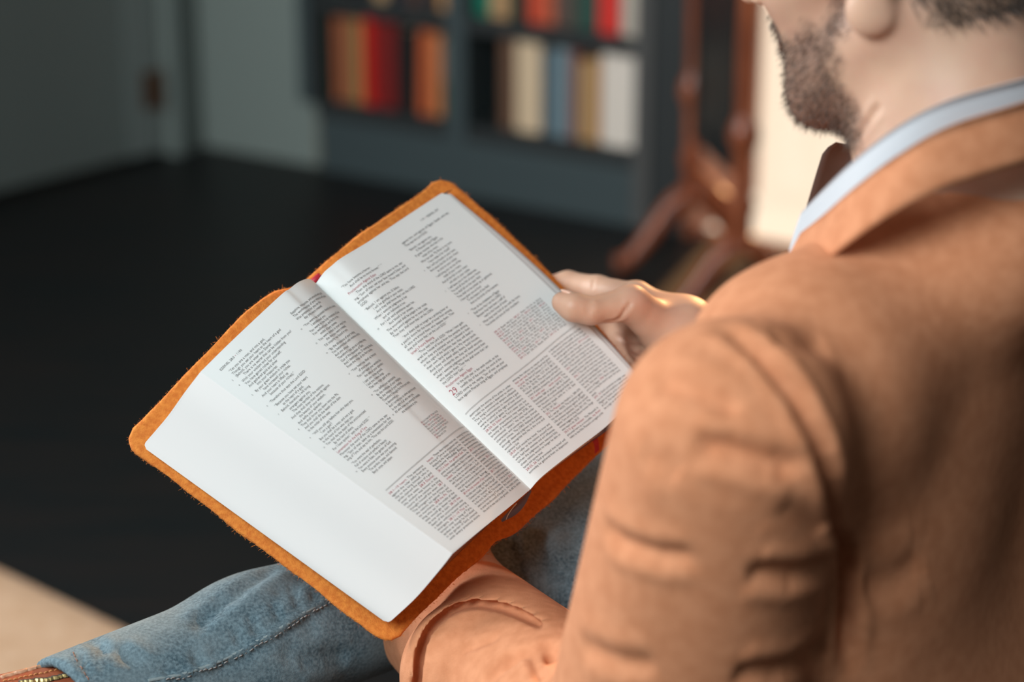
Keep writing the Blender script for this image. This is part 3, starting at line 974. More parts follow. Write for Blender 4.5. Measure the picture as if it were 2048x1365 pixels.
prr.line('1191 {\u2022} EZEKIEL 29:7', .735, .046, .0027, xs=1.0)
d1 = ['*\u201cYou have become a horror,', '>And shall be no more forever.\u201d \u2019 \u201d', '*^Proclamation Against Sidon', '=>Then the word of the LORD came to me, say-', '=ing, \u201cSon of man, set your face toward Sidon, and', '=prophesy against her, and say, \u2018Thus says the Lord', 'GOD:', '*\u201cBehold, I am against you, O Sidon;', '>I will be glorified in your midst;', '>And they shall know that I am the LORD,', 'When I execute judgments in her', '>and am hallowed in her.',
      '23|For I will send pestilence upon her,', '>And blood in her streets;', 'The wounded shall be judged in her midst', 'By the sword against her on every side;', 'Then they shall know that I am the LORD.', '*=>\u201cAnd there shall no longer be a pricking brier or', '=a painful thorn for the house of Israel from among', '=all who are around them, who despise them. Then', 'they shall know that I am the Lord GOD.\u201d', '*^Israel\u2019s Future Blessing', '=>\u2018Thus says the Lord GOD: \u201cWhen I have gath-', '=ered the house of Israel from the peoples among',
      '=whom they are scattered, and am hallowed in them', '=in the sight of the Gentiles, then they will dwell in', '=their own land which I gave to My servant Jacob.', '=And they will dwell safely there, build houses,', '=and plant vineyards; yes, they will dwell securely,', '=when I execute judgments on all those around them', '=who despise them. Then they shall know that I am', 'the LORD their God.\u201d \u2019 \u201d', '*^Proclamation Against Egypt']
bb = block(prr, .078, .078, LS_, EM, [t.replace('*^', '^') for t in d1], .0590)
prr.line('29', .070, bb + .0175, .0078, xs=.85, ink='r')
block(prr, .132, bb + .001, LS_, EM, ['=In the tenth year, in the tenth month, on the', '=twelfth day of the month, the word of the'], .0505)
block(prr, .072, bb + .001 + 2 * LS_, LS_, EM, ['=LORD came to me, saying, \u201cSon of man, set your', '=face against Pharaoh king of Egypt, and prophesy'], .0600)
d2 = ['=against him, and against all Egypt. Speak, and say,', '\u2018Thus says the Lord GOD:', '*\u201cBehold, I am against you,', '>O Pharaoh king of Egypt,', 'O great monster who lies in the', '>midst of his rivers,', 'Who has said, \u2018My River is my own;', '>I have made it for myself.\u2019', '4|But I will put hooks in your jaws,', 'And cause the fish of your rivers', '>to stick to your scales;', 'I will bring you up out of the', '>midst of your rivers,', 'And all the fish in your rivers', '>will stick to your scales.', '5|I will leave you in the wilderness,', 'You and all the fish of your rivers;', 'You shall fall on the open field;', 'They shall not be picked up or gathered.', 'I have given you as food', '>To the beasts of the field', '>And to the birds of the heavens.',
      '*6|\u201cThen all the inhabitants of Egypt', 'Shall know that I am the LORD,', 'Because they have been a staff of', '>reed to the house of Israel.', '7|When they took hold of you with the hand,', 'You broke and tore all their shoulders;']
block(prr, .535, .076, LS_ * .99, EM, d2, .0600)
xr2 = ['{28:19} Ezek 26:21; {28:21} Gen 10:15; Is 23:2', '{28:22} Ex 14:4; Ezek 39:13; {28:23} Ezek 38:22', '{28:24} Num 33:55; Josh 23:13; Is 55:13; {28:25}', 'Ps 106:47; Is 11:12; Jer 32:37; Ezek 20:41; 34:13', '{28:26} Jer 23:6; Ezek 36:28; {29:1} Is 65:21; Amos', '9:13; Jer 31:5; {29:2} Jer 25:19; Ezek 30:1; Is 19:1', '{29:3} Jer 44:30; Ezek 28:22; Ps 74:13; Is 27:1', 'Ezek 32:2; {29:4} 2 Kin 19:28; Is 37:29; Ezek 38:4', '{29:5} Ezek 32:4; Jer 7:33; 34:20; Jer 8:2; 16:4; 25:33', '{29:6} 2 Kin 18:21; Is 36:6; {29:7} Jer 37:7; Ezek', '17:17; {29:8} Ezek 14:17; 32:11; Jer 46:13; Ezek 30:7', '{29:10} Ezek 30:6; {29:11} Jer 43:11; Ezek 32:13', '{29:12} Jer 25:15; Ezek 30:7; {29:13} Is 19:22']
block(prr, .538, .515, .0104, EMX * 1.05, ['=' + t for t in xr2], .0600)
prr.rule(.045, .95, .6735, .6595)
prr.rule(.045, .95, .6765, .6625)
M_1 = ['destroyed the source of his pride in order', 'to make his example a deterrent to others.', 'The king\u2019s commercial empire collapsed', 'and his machinations to resemble a god', 'were crushed in the sight of local rulers', 'who would gaze in astonishment.', '{28:20\u201323 Sidon} was Tyre\u2019s sister city, but', 'its lesser importance may explain the', 'brevity of treatment here (see 27:8). As', 'commercial \u201csisters,\u201d the cities had similar', 'characters and concerns, so they shared', 'similar crimes. The LORD displayed justice', 'through deserved judgment so the people', 'would recognize that He is the true and', 'righteous God.', '{28:24} God would free Israel. The brier and', 'thorn refer to the nations around Israel', 'who had been enemies and evil influences.', 'When the judgments were executed fully,', 'these nations would no longer be able to', 'harass and oppress Israel.', '{28:25, 26} God promised that Israel will', 'someday be gathered from its dispersion']
M_2 = ['among the nations to return and live', '{their own land,} the land that God had given', '{to Jacob,} the land of Canaan (11:17; 20:41,', '42; Ps. 33; 36; see Gen. 12:7; 26:3; 28:13;', '35:12; Jer. 30:10). The end of the foreign', 'nations\u2019 ability to attack Israel will lead to', 'a time of peace, prosperity, and protection.', '{29:1 tenth year . . . tenth month:} The', 'December 588 or January 587 B.C. The', 'introduction of another date by Ezekiel', 'for this point is a chronological break, but', 'a thematic break, with vv. 1\u201316. See', '8:1; 20:1; 24:1; 26:1.', '{29:2} The {Pharaoh} was Hophra (c. 589\u2013570', 'B.C.; see Jer. 44:30). The prophecy against', 'him was also a prophecy against all Egypt.', 'Like previous speeches, this one turned', 'against Tyre and its king (see 28:1\u201319). The', 'context suggests that future human kings', 'were meant in chs. 28; 29.', '{29:3 O great monster:} The Pharaoh is', 'pictured here as a crocodile. {my River}', 'refers to the Nile. Pharaoh\u2019s arrogant pride']
M_3 = ['is described by his words about the Nile', 'as the source of the wealth of the land.', 'He claimed for himself the work of a god', 'and the gods of the river. {29:4 hooks}', 'were used to take the great crocodile', 'of the Nile, which would be drawn out', 'with the fish that clung to its scales.', '{29:5} The people would be left in the', 'wilderness, where the beasts and birds', 'would find them unburied on the field.', '{29:6, 7} The staff of reed was a support', 'that broke in the hand that leaned on it.', 'Israel had trusted Egypt for help, and', 'the help had failed them in the siege.', 'See Is. 36:6 and 2 Kin. 18:21 for this', 'picture of Egypt. {29:8} God\u2019s judgment', 'was to bring the sword upon the land.', 'people.', '{29:9, 10} God\u2019s promise to judge was', 'sure, for the land would be a waste from', 'Migdol to Syene, as far as the border', 'of Cush. The desolation of Egypt would', 'be a sign to all who saw it happen.']
for a0, txt, wd in ((.052, M_1, .0500), (.392, M_2, .0465), (.706, M_3, .0405)):
    block(prr, a0, .694 - (a0 - .05) * .018, .01235, EMN * (1.0 if a0 < .6 else .95), ['=' + t if len(t) > 26 else t for t in txt], wd)
prr.build()

# ------------------------------------------------------------------ the reader
YAW = math.radians(48)
FWD = np.array([-math.sin(YAW), math.cos(YAW), 0])
LFT = np.array([-math.cos(YAW), -math.sin(YAW), 0])
BM = np.stack([LFT, FWD, UP], 1)

LS = at(1462, 872, 1.50)             # joints: shoulders, elbows, sleeve ends
LE = at(1330, 1490, 1.68)
LW = at(872, 1214, 2.012)
NKB = at(1965, 335, 1.64)
CT_ = at(1690, 1000, 1.565) - LFT * .185 + FWD * .095     # middle of the trunk
CT_[2] = .77
RS = CT_ - LFT * .155 + UP * .235 + FWD * .02
RWR = at(1372, 668, 2.030)           # right wrist
RE = at(1800, 1000, 2.00)
SM = (LS + RS) / 2
PEL = CT_ - UP * .235 - FWD * .01
LH, RH = PEL + LFT * .09, PEL - LFT * .09
RK, RA = at(910, 1075, 2.10), at(174, 1434, 1.865)
RKC = at(880, 1150, 2.06)
LK = RA - FWD * .10 - UP * .15
LA = np.array([LK[0] + .03, LK[1] - .02, .10])
print('upper arm', np.linalg.norm(LE - LS), 'forearm', np.linalg.norm(LW - LE), 'R', np.linalg.norm(RE - RS), np.linalg.norm(RWR - RE), 'thigh', np.linalg.norm(RK - RH), 'shin', np.linalg.norm(RA - RK), 'Lthigh', np.linalg.norm(LK - LH), 'z', LS[2], PEL[2], RK[2], RA[2], 'neck', np.linalg.norm(NKB - SM), 'RSpix', pix(RS))

# ---- head placement
H_YAW, H_PIT, H_ROL = math.radians(57), math.radians(14), .04
hf = np.array([-math.sin(H_YAW) * math.cos(H_PIT), math.cos(H_YAW) * math.cos(H_PIT), -math.sin(H_PIT)])
hl = np.array([-math.cos(H_YAW), -math.sin(H_YAW), 0.0])
hu = unit(np.cross(hf, -hl)); hu = hu if hu[2] > 0 else -hu
hl, hu = hl * math.cos(H_ROL) + hu * math.sin(H_ROL), hu * math.cos(H_ROL) - hl * math.sin(H_ROL)
HM = np.stack([hl, hf, hu], 1)
HO = at(1738, 70, 1.60) - HM @ np.array([.084, -.010, -.052])
def head_loc(P): return (P - HO.astype(np.float32)) @ HM.astype(np.float32)

def sdf_head(P):
    q = head_loc(P)
    ax = q * np.array([1, 1, 1], np.float32)
    s = ax.copy(); s[:, 0] = np.abs(s[:, 0])           # mirrored features
    d = ell(q, (0, -.018, .048), (.077, .099, .092))
    d = smin(d, ell(q, (0, .040, -.018), (.064, .058, .085)), .03)
    d = smin(d, cone(s, (.056, -.004, -.052), (.020, .069, -.100), .020, .018), .032)   # jaw
    d = smin(d, ell(q, (0, .072, -.104), (.024, .017, .018)), .02)                       # chin
    d = smin(d, ell(q, (0, .030, -.085), (.045, .05, .026)), .03)                        # under the jaw
    d = smin(d, cone(s, (.048, .062, -.012), (.060, .02, .0), .018, .014), .03)          # cheekbone
    d = smin(d, cone(s, (.010, .094, .033), (.046, .072, .030), .012, .010), .02)        # brow
    d = smax(d, -ell(s, (.031, .104, .014), (.016, .014, .011)), .016)                   # eye socket
    d = smin(d, ell(s, (.031, .083, .012), (.0125, .0125, .0125)), .004)                 # closed lid
    d = smin(d, cone(q, (0, .096, .026), (0, .118, -.020), .0075, .0115), .014)          # nose
    d = smin(d, ell(s, (.011, .104, -.025), (.008, .010, .007)), .008)
    d = smin(d, cone(s, (.0, .0985, -.052), (.022, .088, -.055), .0062, .003), .008)     # lips
    d = smin(d, cone(s, (.0, .0975, -.063), (.019, .088, -.061), .0070, .003), .006)
    d = smax(d, -cone(s, (.0, .109, -.0575), (.024, .096, -.0580), .0022, .0012), .003)
    # ear: leaning shell with hollow and lobe
    e = ell(s, (.086 , -.024, .006), (.0095, .021, .034))
    e = smin(e, ell(s, (.084, -.012, -.036), (.0085, .0165, .017)), .012)
    e = smax(e, -ell(s, (.099, -.016, .004), (.011, .012, .021)), .006)
    d = smin(d, e, .006)
    return d

NK0 = HO + HM @ np.array([0, -.028, -.050])
def near(P, c, r, fn):
    """evaluate fn only for points close to c"""
    L = np.linalg.norm(P - np.asarray(c, np.float32), axis=1) - r
    d = np.maximum(L, 0) + .05
    m = L < 0
    if m.any():
        d[m] = fn(P[m])
    return d
def sdf_neck(P):
    n = cone(P, NK0, NKB - UP * .03, .060, .068)
    n = smin(n, cone(P, HO + HM @ np.array([0, .012, -.075]), NKB + FWD * .03 - UP * .05, .042, .05), .03)     # throat
    return smin(n, cone(P, HO + HM @ np.array([.05, -.03, -.045]), NKB + FWD * .05 - UP * .06, .018, .016), .03)  # neck muscle
def sdf_trunk(P):
    d = cone(P, NKB - UP * .06, CT_ - UP * .05 + FWD * .02, .05, .04)
    d = smin(d, cone(P, LS, CT_ + UP * .10 + FWD * .02, .04, .03), .04)
    d = smin(d, cone(P, RS, CT_ + UP * .10 + FWD * .02, .035, .03), .04)
    d = smin(d, cone(P, LS, LEA, .045, .038), .02)
    return smin(d, cone(P, RS, RE, .045, .038), .02)
LEA = LE - AX_R * .02 - AX_U * .02
def hand_fn(wrist, elbow, palm, fingers, thumb):
    """palm: MCP joints; fingers: list of [(joint, radius), ...]; thumb likewise"""
    def fn(P):
        d = cone(P, elbow, wrist, .038, .0285)
        pd = None
        for (j, r) in palm:
            c = cone(P, wrist * .82 + j * .18, j, .019, r)
            pd = c if pd is None else smin(pd, c, .014)
        d = smin(d, pd, .022)
        for ch in fingers:
            for (a, ra), (b, rb_) in zip(ch[:-1], ch[1:]):
                d = smin(d, cone(P, a, b, ra, rb_), .005)
        t = None
        for (a, ra), (b, rb_) in zip(thumb[:-1], thumb[1:]):
            c = cone(P, a, b, ra, rb_)
            t = c if t is None else smin(t, c, .006)
        return smin(d, t, .012)
    return fn

# right hand: thumb on the page, four fingers behind the cover
A_ = at
rI = [(A_(1272, 596, 2.046), .0128), (A_(1196, 578, 2.082), .0112), (A_(1136, 566, 2.098), .0100), (A_(1092, 572, 2.098), .0085)]
rM = [(A_(1262, 622, 2.066), .0128), (A_(1178, 612, 2.100), .0112), (A_(1112, 612, 2.106), .0100), (A_(1064, 622, 2.100), .0085)]
rR = [(A_(1262, 652, 2.086), .0122), (A_(1182, 648, 2.112), .0106), (A_(1124, 652, 2.106), .0094), (A_(1080, 664, 2.098), .0080)]
rP = [(A_(1272, 684, 2.092), .0115), (A_(1210, 690, 2.108), .0095), (A_(1168, 700, 2.096), .0085), (A_(1134, 712, 2.088), .0074)]
rT = [(A_(1330, 662, 2.022), .0200), (A_(1262, 608, 1.998), .0150), (A_(1180, 622, 1.984), .0108), (A_(1146, 614, 1.982), .0112), (A_(1124, 605, 1.984), .0088)]
fnR0 = hand_fn(RWR, RE, [(c[0][0], c[0][1] + .002) for c in (rI, rM, rR, rP)] + [(A_(1310, 690, 2.06), .022), (A_(1274, 668, 2.088), .019), (A_(1300, 712, 2.094), .019)], [rI, rM, rR, rP], rT)
CM_ = np.stack([AX_R, AX_U, AX_F], 1)
def fnR(P):
    return smin(fnR0(P), ell(P, at(1308, 664, 2.088), (.036, .032, .025), CM_), .018)
# left hand: open below the cover, carrying its weight
lW = at(915, 1140, 2.005)
def lf(x, y, d): return at(x, y, d)
lI = [(lf(850, 1010, 2.000), .0125), (lf(815, 940, 2.005), .0110), (lf(790, 890, 2.003), .0098), (lf(772, 850, 1.998), .0084)]
lM = [(lf(825, 1030, 2.000), .0125), (lf(770, 965, 2.000), .0110), (lf(735, 915, 1.996), .0098), (lf(708, 875, 1.990), .0084)]
lR = [(lf(800, 1055, 1.990), .0120), (lf(735, 1000, 1.984), .0105), (lf(692, 958, 1.978), .0094), (lf(662, 925, 1.970), .0080)]
lP = [(lf(785, 1085, 1.975), .0112), (lf(725, 1048, 1.964), .0094), (lf(688, 1022, 1.956), .0084), (lf(660, 1000, 1.948), .0074)]
lT = [(lf(925, 1095, 1.950), .0170), (lf(935, 1045, 1.982), .0140), (lf(938, 1000, 1.998), .0115), (lf(935, 965, 2.002), .0095)]
fnL = hand_fn(lW, LEA, [(c[0][0], c[0][1] + .002) for c in (lI, lM, lR, lP)], [lI, lM, lR, lP], lT)

def bounds(pts, pad):
    p = np.array(pts)
    return p.min(0) - pad, p.max(0) + pad

def sdf_body(P):
    d = smin(near(P, HO, .19, sdf_head), sdf_neck(P), .022)
    d = smin(d, sdf_trunk(P), .03)
    d = smin(d, near(P, (RWR + RE) / 2 - AX_R * .05, .26, fnR), .004)
    return smin(d, near(P, (lW + LEA) / 2 - AX_R * .03, .28, fnL), .004)
ends = [c[-1][0] for c in (rI, rM, rR, rP, rT, lI, lM, lR, lP, lT)]
lo, hi = bounds([HO - .11, HO + .12, NKB, LS, RS, LEA, RE] + ends, .06)
V, Fc = mesh_sdf(sdf_body, lo, hi, .0019)
V = relax(V, Fc, 2, .4)
BV, BF = V, Fc
is_head = (V[:, 2] > NKB[2] - .06) & (np.linalg.norm(V - HO, axis=1) < .24)
q = head_loc(V.astype(np.float32)).astype(float)
nz = np.sin(q[:, 0] * 190 + 1.3) * np.sin(q[:, 1] * 230) * np.sin(q[:, 2] * 210 + .7)
back_line = .010 + .010 * np.sin(q[:, 2] * 60) + np.clip(-.105 - q[:, 2], 0, .1) * .6
cheek = -.030 - np.clip(q[:, 1] - .02, 0, 1) * .32
bd = np.clip((q[:, 1] - back_line) / .016 + .3 * nz, 0, 1) * np.clip((cheek - q[:, 2]) / .014 + .3 * nz, 0, 1)
side = np.clip((q[:, 1] - .004) / .008, 0, 1) * np.clip((.026 - q[:, 1]) / .008, 0, 1) * np.clip((q[:, 2] + .06) / .02, 0, 1) * np.clip((.04 - q[:, 2]) / .02, 0, 1) * (np.abs(q[:, 0]) > .04)
must = np.clip((q[:, 1] - .075) / .01, 0, 1) * np.clip((-.034 - q[:, 2]) / .006, 0, 1)
lips = np.exp(-(((q[:, 2] + .0575) / .009) ** 2)) * np.clip((.024 - np.abs(q[:, 0])) / .004, 0, 1) * (q[:, 1] > .08)
bd = np.maximum(np.maximum(bd, must), side * .9) * (1 - lips) * (q[:, 2] > -.135)
hair_m = np.clip((-.034 - q[:, 1] + (q[:, 2] + .040) * .75 + .008 * nz) / .016, 0, 1) * (q[:, 2] > -.055)
hair_m = np.maximum(hair_m, np.clip((q[:, 2] - .055 + np.clip(q[:, 1], -1, .06) * -.25) / .012, 0, 1))
hair_m *= is_head
bd = bd * is_head
hair_m *= 1 - np.clip((np.abs(q[:, 0]) - .070) / .004, 0, 1) * (np.abs(q[:, 1] + .018) < .028) * (q[:, 2] < .05)
HV, HF, HB, HH = V, Fc, bd, hair_m
V = crease(V, Fc, [([(1700, 290), (1730, 250), (1765, 205)], .003, .0018),
                   ([(1176, 600), (1179, 615), (1176, 632)], .0016, .0010), ([(1183, 600), (1186, 614), (1183, 630)], .0014, .0008), ([(1169, 603), (1171, 618), (1169, 632)], .0014, .0006),
                   ([(1205, 650), (1224, 645), (1240, 634), (1256, 616), (1264, 600)], .0018, .0014), ([(1188, 555), (1186, 572), (1184, 590)], .0014, .0009),
                   ([(1225, 668), (1250, 690), (1285, 702)], .002, .0012), ([(1240, 690), (1262, 712), (1282, 722)], .002, .0010)])

def skin_material():
    m = mat('skin', (0.62, 0.36, 0.25), .5, bump=(700, .12, .0006), sss=(.18, (1.0, .35, .18), .008))
    nt = m.node_tree
    b = nt.nodes['Principled BSDF']
    tc = nt.nodes.new('ShaderNodeTexCoord')
    n = nt.nodes.new('ShaderNodeTexNoise'); n.inputs['Scale'].default_value = 28; n.inputs['Detail'].default_value = 3
    nt.links.new(tc.outputs['Object'], n.inputs['Vector'])
    r = nt.nodes.new('ShaderNodeValToRGB')
    r.color_ramp.elements[0].position, r.color_ramp.elements[1].position = .3, .7
    r.color_ramp.elements[0].color, r.color_ramp.elements[1].color = (.55, .315, .222, 1), (.60, .385, .268, 1)
    nt.links.new(n.outputs['Fac'], r.inputs[0])
    last = r.outputs[0]
    for an, colr, sc in (('beard', (.085, .048, .036, 1), 900), ('hair', (.022, .016, .013, 1), 700)):
        a = nt.nodes.new('ShaderNodeAttribute'); a.attribute_name = an
        n2 = nt.nodes.new('ShaderNodeTexNoise'); n2.inputs['Scale'].default_value = sc
        nt.links.new(tc.outputs['Object'], n2.inputs['Vector'])
        mr = nt.nodes.new('ShaderNodeMapRange')
        mr.inputs['From Min'].default_value, mr.inputs['From Max'].default_value = .35, .65
        mr.inputs['To Min'].default_value, mr.inputs['To Max'].default_value = .35, .85
        nt.links.new(n2.outputs['Fac'], mr.inputs['Value'])
        mu = nt.nodes.new('ShaderNodeMath'); mu.operation = 'MULTIPLY'
        nt.links.new(a.outputs['Fac'], mu.inputs[0]); nt.links.new(mr.outputs[0], mu.inputs[1])
        mx = nt.nodes.new('ShaderNodeMix'); mx.data_type = 'RGBA'
        nt.links.new(mu.outputs[0], mx.inputs['Factor'])
        nt.links.new(last, mx.inputs['A'])
        mx.inputs['B'].default_value = colr
        last = mx.outputs['Result']
    nt.links.new(last, b.inputs['Base Color'])
    return m

person = mesh('person', V, Fc, skin_material(), attrs={'beard': np.clip(bd * .95, 0, 1), 'hair': hair_m})
tag(person, 'seated bearded man in tan blazer and blue jeans reading the open bible', 'person')

# nail of the visible thumb
tn = unit(rT[-1][0] - rT[-2][0])
nn_ = unit(AX_U * .80 + AX_R * .45 - AX_F * .05 - tn * ((AX_U * .80 + AX_R * .45 - AX_F * .05) @ tn))
ns_ = np.cross(tn, nn_)
th_, ph_ = np.meshgrid(np.linspace(0, math.pi, 9), np.linspace(0, 2 * math.pi, 17), indexing='ij')
c0 = rT[-1][0] * .65 + rT[-2][0] * .35 + nn_ * .0092
Vn = c0 + (np.cos(th_) * .0085)[..., None] * tn + (np.sin(th_) * np.cos(ph_) * .0062)[..., None] * ns_ + (np.sin(th_) * np.sin(ph_) * .0022)[..., None] * nn_
mesh('thumbnail', Vn.reshape(-1, 3), grid_faces(9, 17), mat('nail', (.78, .50, .38), .25), person)

# ---- beard and short hair as real strands
def strands(V, Fc, mask, count, length, dirfn, width, name, m):
    N = vnormals(V, Fc)
    w = mask.copy(); w[w < .25] = 0
    idx = RNG.choice(len(V), count, p=w / w.sum())
    base = V[idx] + RNG.normal(size=(count, 3)) * .0012
    n = N[idx]
    d = dirfn(V[idx], n) + RNG.normal(size=(count, 3)) * .28
    d /= np.linalg.norm(d, axis=1)[:, None]
    L = length * (.5 + RNG.random(count))[:, None]
    side_ = np.cross(d, RNG.normal(size=(count, 3))); side_ /= np.linalg.norm(side_, axis=1)[:, None]
    side_ *= width
    base = base - n * .0008
    mid = base + d * L * .55 + n * .0006
    tip = base + d * L - n * L * .08
    VV = np.stack([base - side_, base + side_, mid + side_ * .8, tip, mid - side_ * .8], 1).reshape(-1, 3)
    k = np.arange(count) * 5
    Fq = np.concatenate([np.stack([k, k + 1, k + 2, k + 4], 1), np.stack([k + 4, k + 2, k + 3, k + 3], 1)])
    fl = [tuple(f) for f in Fq[:count]] + [tuple(f[:3]) for f in Fq[count:]]
    o = mesh(name, VV, fl, m, person, smooth=False)
    o['kind'] = 'stuff'
    return o
M_HAIR = mat('dark_hair', (.030, .020, .015), .55)
M_BEARD = mat('beard_hair', (.075, .042, .028), .5)
strands(HV, HF, HB * (HV[:, 2] < HO[2] + .0), 9000, .0055, lambda v, n: n * .75 - hu * .7 + hf * .25, .00016, 'beard', M_BEARD)
strands(HV, HF, HH, 16000, .013, lambda v, n: n * .55 - hu * .75 - hf * .15, .00028, 'hair', M_HAIR)

# ---- jacket
M_WOOL = mat('tan_wool', (0.565, 0.225, 0.105), .92, noise=((0.655, 0.28, 0.14), 90, 6), bump=(850, .5, .0009), sheen=.08)
sl_dir = unit(LW - LE)
rsl_dir = unit(RWR - RE)
RWS = RE + rsl_dir * (np.linalg.norm(RWR - RE) - .035)
SLEEVE_FOLDS = [[(at(832, 1390, 1.824), .005), (at(836, 1345, 1.827), .0055), (at(842, 1303, 1.832), .0055), (at(852, 1278, 1.836), .0054), (at(866, 1254, 1.839), .0052), (at(890, 1234, 1.841), .005), (at(925, 1217, 1.843), .0048), (at(960, 1213, 1.842), .0048), (at(1000, 1219, 1.830), .0048), (at(1030, 1229, 1.814), .0046), (at(1052, 1239, 1.801), .0044), (at(1082, 1256, 1.782), .0035)],
                [(at(983, 1352, 1.758), .003), (at(1015, 1329, 1.757), .0045), (at(1048, 1309, 1.750), .003)],
                [(at(1095, 1290, 1.748), .003), (at(1105, 1325, 1.737), .005), (at(1120, 1372, 1.715), .005)]]
_g0 = crom([np.append(p, r) for p, r in SLEEVE_FOLDS[0]], 22)
SLEEVE_FOLDS[0] = [(q_[:3], q_[3] * .74) for q_ in _g0]
def sdf_jacket(P):
    d = rbox(P, CT_, BM, (.125, .022, .15), .075)
    d = smin(d, cone(P, NKB - UP * .06, CT_ + UP * .17, .065, .085), .06)
    d = smin(d, ell(P, CT_ + LFT * .085 - FWD * .055 + UP * .07, (.10, .065, .17), BM), .05)      # shoulder blade
    d = smin(d, ell(P, at(1600, 752, 1.590), (.072, .075, .070)), .045)
    d = smin(d, ell(P, PEL + UP * .06, (.175, .135, .20), BM), .08)
    d = smin(d, cone(P, at(1630, 800, 1.61), RS + LFT * .035 - UP * .012, .066, .066), .05)
    d = smin(d, cone(P, NKB - UP * .055 + FWD * .0, at(1590, 716, 1.60), .055, .045), .045)
    d = smin(d, cone(P, NKB - UP * .038, RS + LFT * .03 + UP * .022, .058, .048), .05)
    d = smin(d, cone(P, NKB + FWD * .06 - UP * .09, SM - UP * .2 + FWD * .09, .05, .07), .05)
    nk = cone(P, NKB - UP * .06, NK0, .070, .074)
    d = smax(d, -nk, .006)                                   # opening for the neck
    # left sleeve
    s = cone(P, LS, LE, .074, .086)
    f = cone(P, LE - AX_R * .035 - AX_U * .02 + AX_F * .03, LW, .074, .059)
    ta = (P - LE.astype(np.float32)) @ sl_dir.astype(np.float32)
    f = np.maximum(f, ta - np.linalg.norm(LW - LE))
    f = smax(f, -np.maximum(cone(P, LE, LW + sl_dir * .08, .060, .044), np.linalg.norm(LW - LE) - .03 - ta), .003)
    f = smin(f, ell(P, at(962, 1354, 1.868), (.063, .063, .063)), .004)        # bunched roll of the sleeve
    s = smin(s, f, .022)
    d = smin(d, s, .035)
    for gi, gl in enumerate(SLEEVE_FOLDS):
        for dz in ((.0, .005, .010, .015, .020, .025) if gi == 0 else (.001,)):
            g_ = None
            for (a0, r0_), (a1, r1_) in zip(gl[:-1], gl[1:]):
                c_ = cone(P, a0 + AX_F * dz, a1 + AX_F * dz, r0_, r1_)
                g_ = c_ if g_ is None else np.minimum(g_, c_)
            d = smax(d, -g_, .0015 if gi == 0 else .012)
    # right sleeve
    s = cone(P, RS, RE, .080, .066)
    f = cone(P, RE, RWR, .064, .048)
    tb = (P - RE.astype(np.float32)) @ rsl_dir.astype(np.float32)
    f = np.maximum(f, tb - np.linalg.norm(RWS - RE))
    f = smax(f, -np.maximum(cone(P, RE, RWR, .058, .041), .22 - tb), .003)
    s = smin(s, f, .022)
    return smin(d, s, .02)
lo, hi = bounds([LS, RS, LE, RE, LW, RWS, NKB, CT_ - LFT * .12, CT_ - FWD * .05, PEL - UP * .14, PEL - FWD * .1, PEL + LFT * .12], .12)
V, Fc = mesh_sdf(sdf_jacket, lo, hi, .0027)
V = relax(V, Fc, 2, .45)
V = crease(V, Fc, [
    ([(1430, 640), (1520, 705), (1590, 790), (1640, 890), (1672, 1000), (1688, 1120), (1694, 1250), (1696, 1362)], .0060, .0105),     # armhole seam
    ([(1062, 1300), (1070, 1330), (1080, 1360)], .004, .0035),
    ([(1000, 1270), (960, 1285), (920, 1300)], .004, .0025),
    ([(1300, 758), (1390, 782), (1490, 828)], .008, .0050),
    ([(1380, 888), (1480, 905), (1610, 946)], .0075, .0065),
    ([(1196, 1050), (1240, 1085), (1320, 1112), (1400, 1118)], .007, .0045),
    ([(1490, 1146), (1590, 1152), (1684, 1130)], .008, .0065),
    ([(1460, 1352), (1560, 1345), (1660, 1300)], .009, .0060),
    ([(1150, 1290), (1240, 1325), (1320, 1335)], .008, .0035),
    ([(1540, 665), (1600, 680), (1660, 690)], .010, .0040),
    ([(1560, 1010), (1620, 1050), (1660, 1060)], .008, .0025),
    ([(1720, 1180), (1790, 1160), (1850, 1120)], .012, .0040),
    ([(1280, 905), (1330, 930), (1360, 960)], .010, .0022),
])
jk = mesh('jacket', V, Fc, M_WOOL, person)
jk['label'] = 'tan wool blazer'

# collars: bands that run round the neck
def band(name, path, heights, lean, th, m, parent, n=72, rows=7, roll=0.0):
    P0 = crom([at(*q) for q in path], n)
    cen_ = P0.mean(0)
    hgt = np.interp(np.linspace(0, 1, n), np.linspace(0, 1, len(heights)), heights)
    rowsP = []
    for side_ in (0, 1):
        for r in range(rows):
            t = r / (rows - 1)
            rad = P0 - cen_; rad[:, 2] = 0; rad /= np.linalg.norm(rad, axis=1)[:, None]
            off = lean * t * hgt + roll * math.sin(math.pi * min(t * 2, 1) * .5)
            th_s = th * math.sin(math.pi * (.12 + .76 * t)) ** .5 * (1 if side_ == 0 else -1) * .5
            rowsP.append(P0 - UP * (hgt * t)[:, None] + rad * (off + th_s)[:, None])
    order = rowsP[:rows] + rowsP[rows:][::-1]
    G = np.stack(order, 0)
    R_ = len(order)
    Vb = G.reshape(-1, 3)
    Fb = [grid_faces(R_, n)]
    i = np.arange(n - 1)
    Fb.append(np.stack([(R_ - 1) * n + i, i, i + 1, (R_ - 1) * n + i + 1], 1)[:, ::-1])
    caps = [[k * n + e for k in range(R_)] for e in (0, n - 1)]
    fl = [tuple(f) for f in np.vstack(Fb)] + [tuple(caps[0]), tuple(caps[1][::-1])]
    return mesh(name, Vb, fl, m, parent)
M_SHIRT = mat('white_shirt', (.52, .55, .59), .7, bump=(500, .15, .0005))
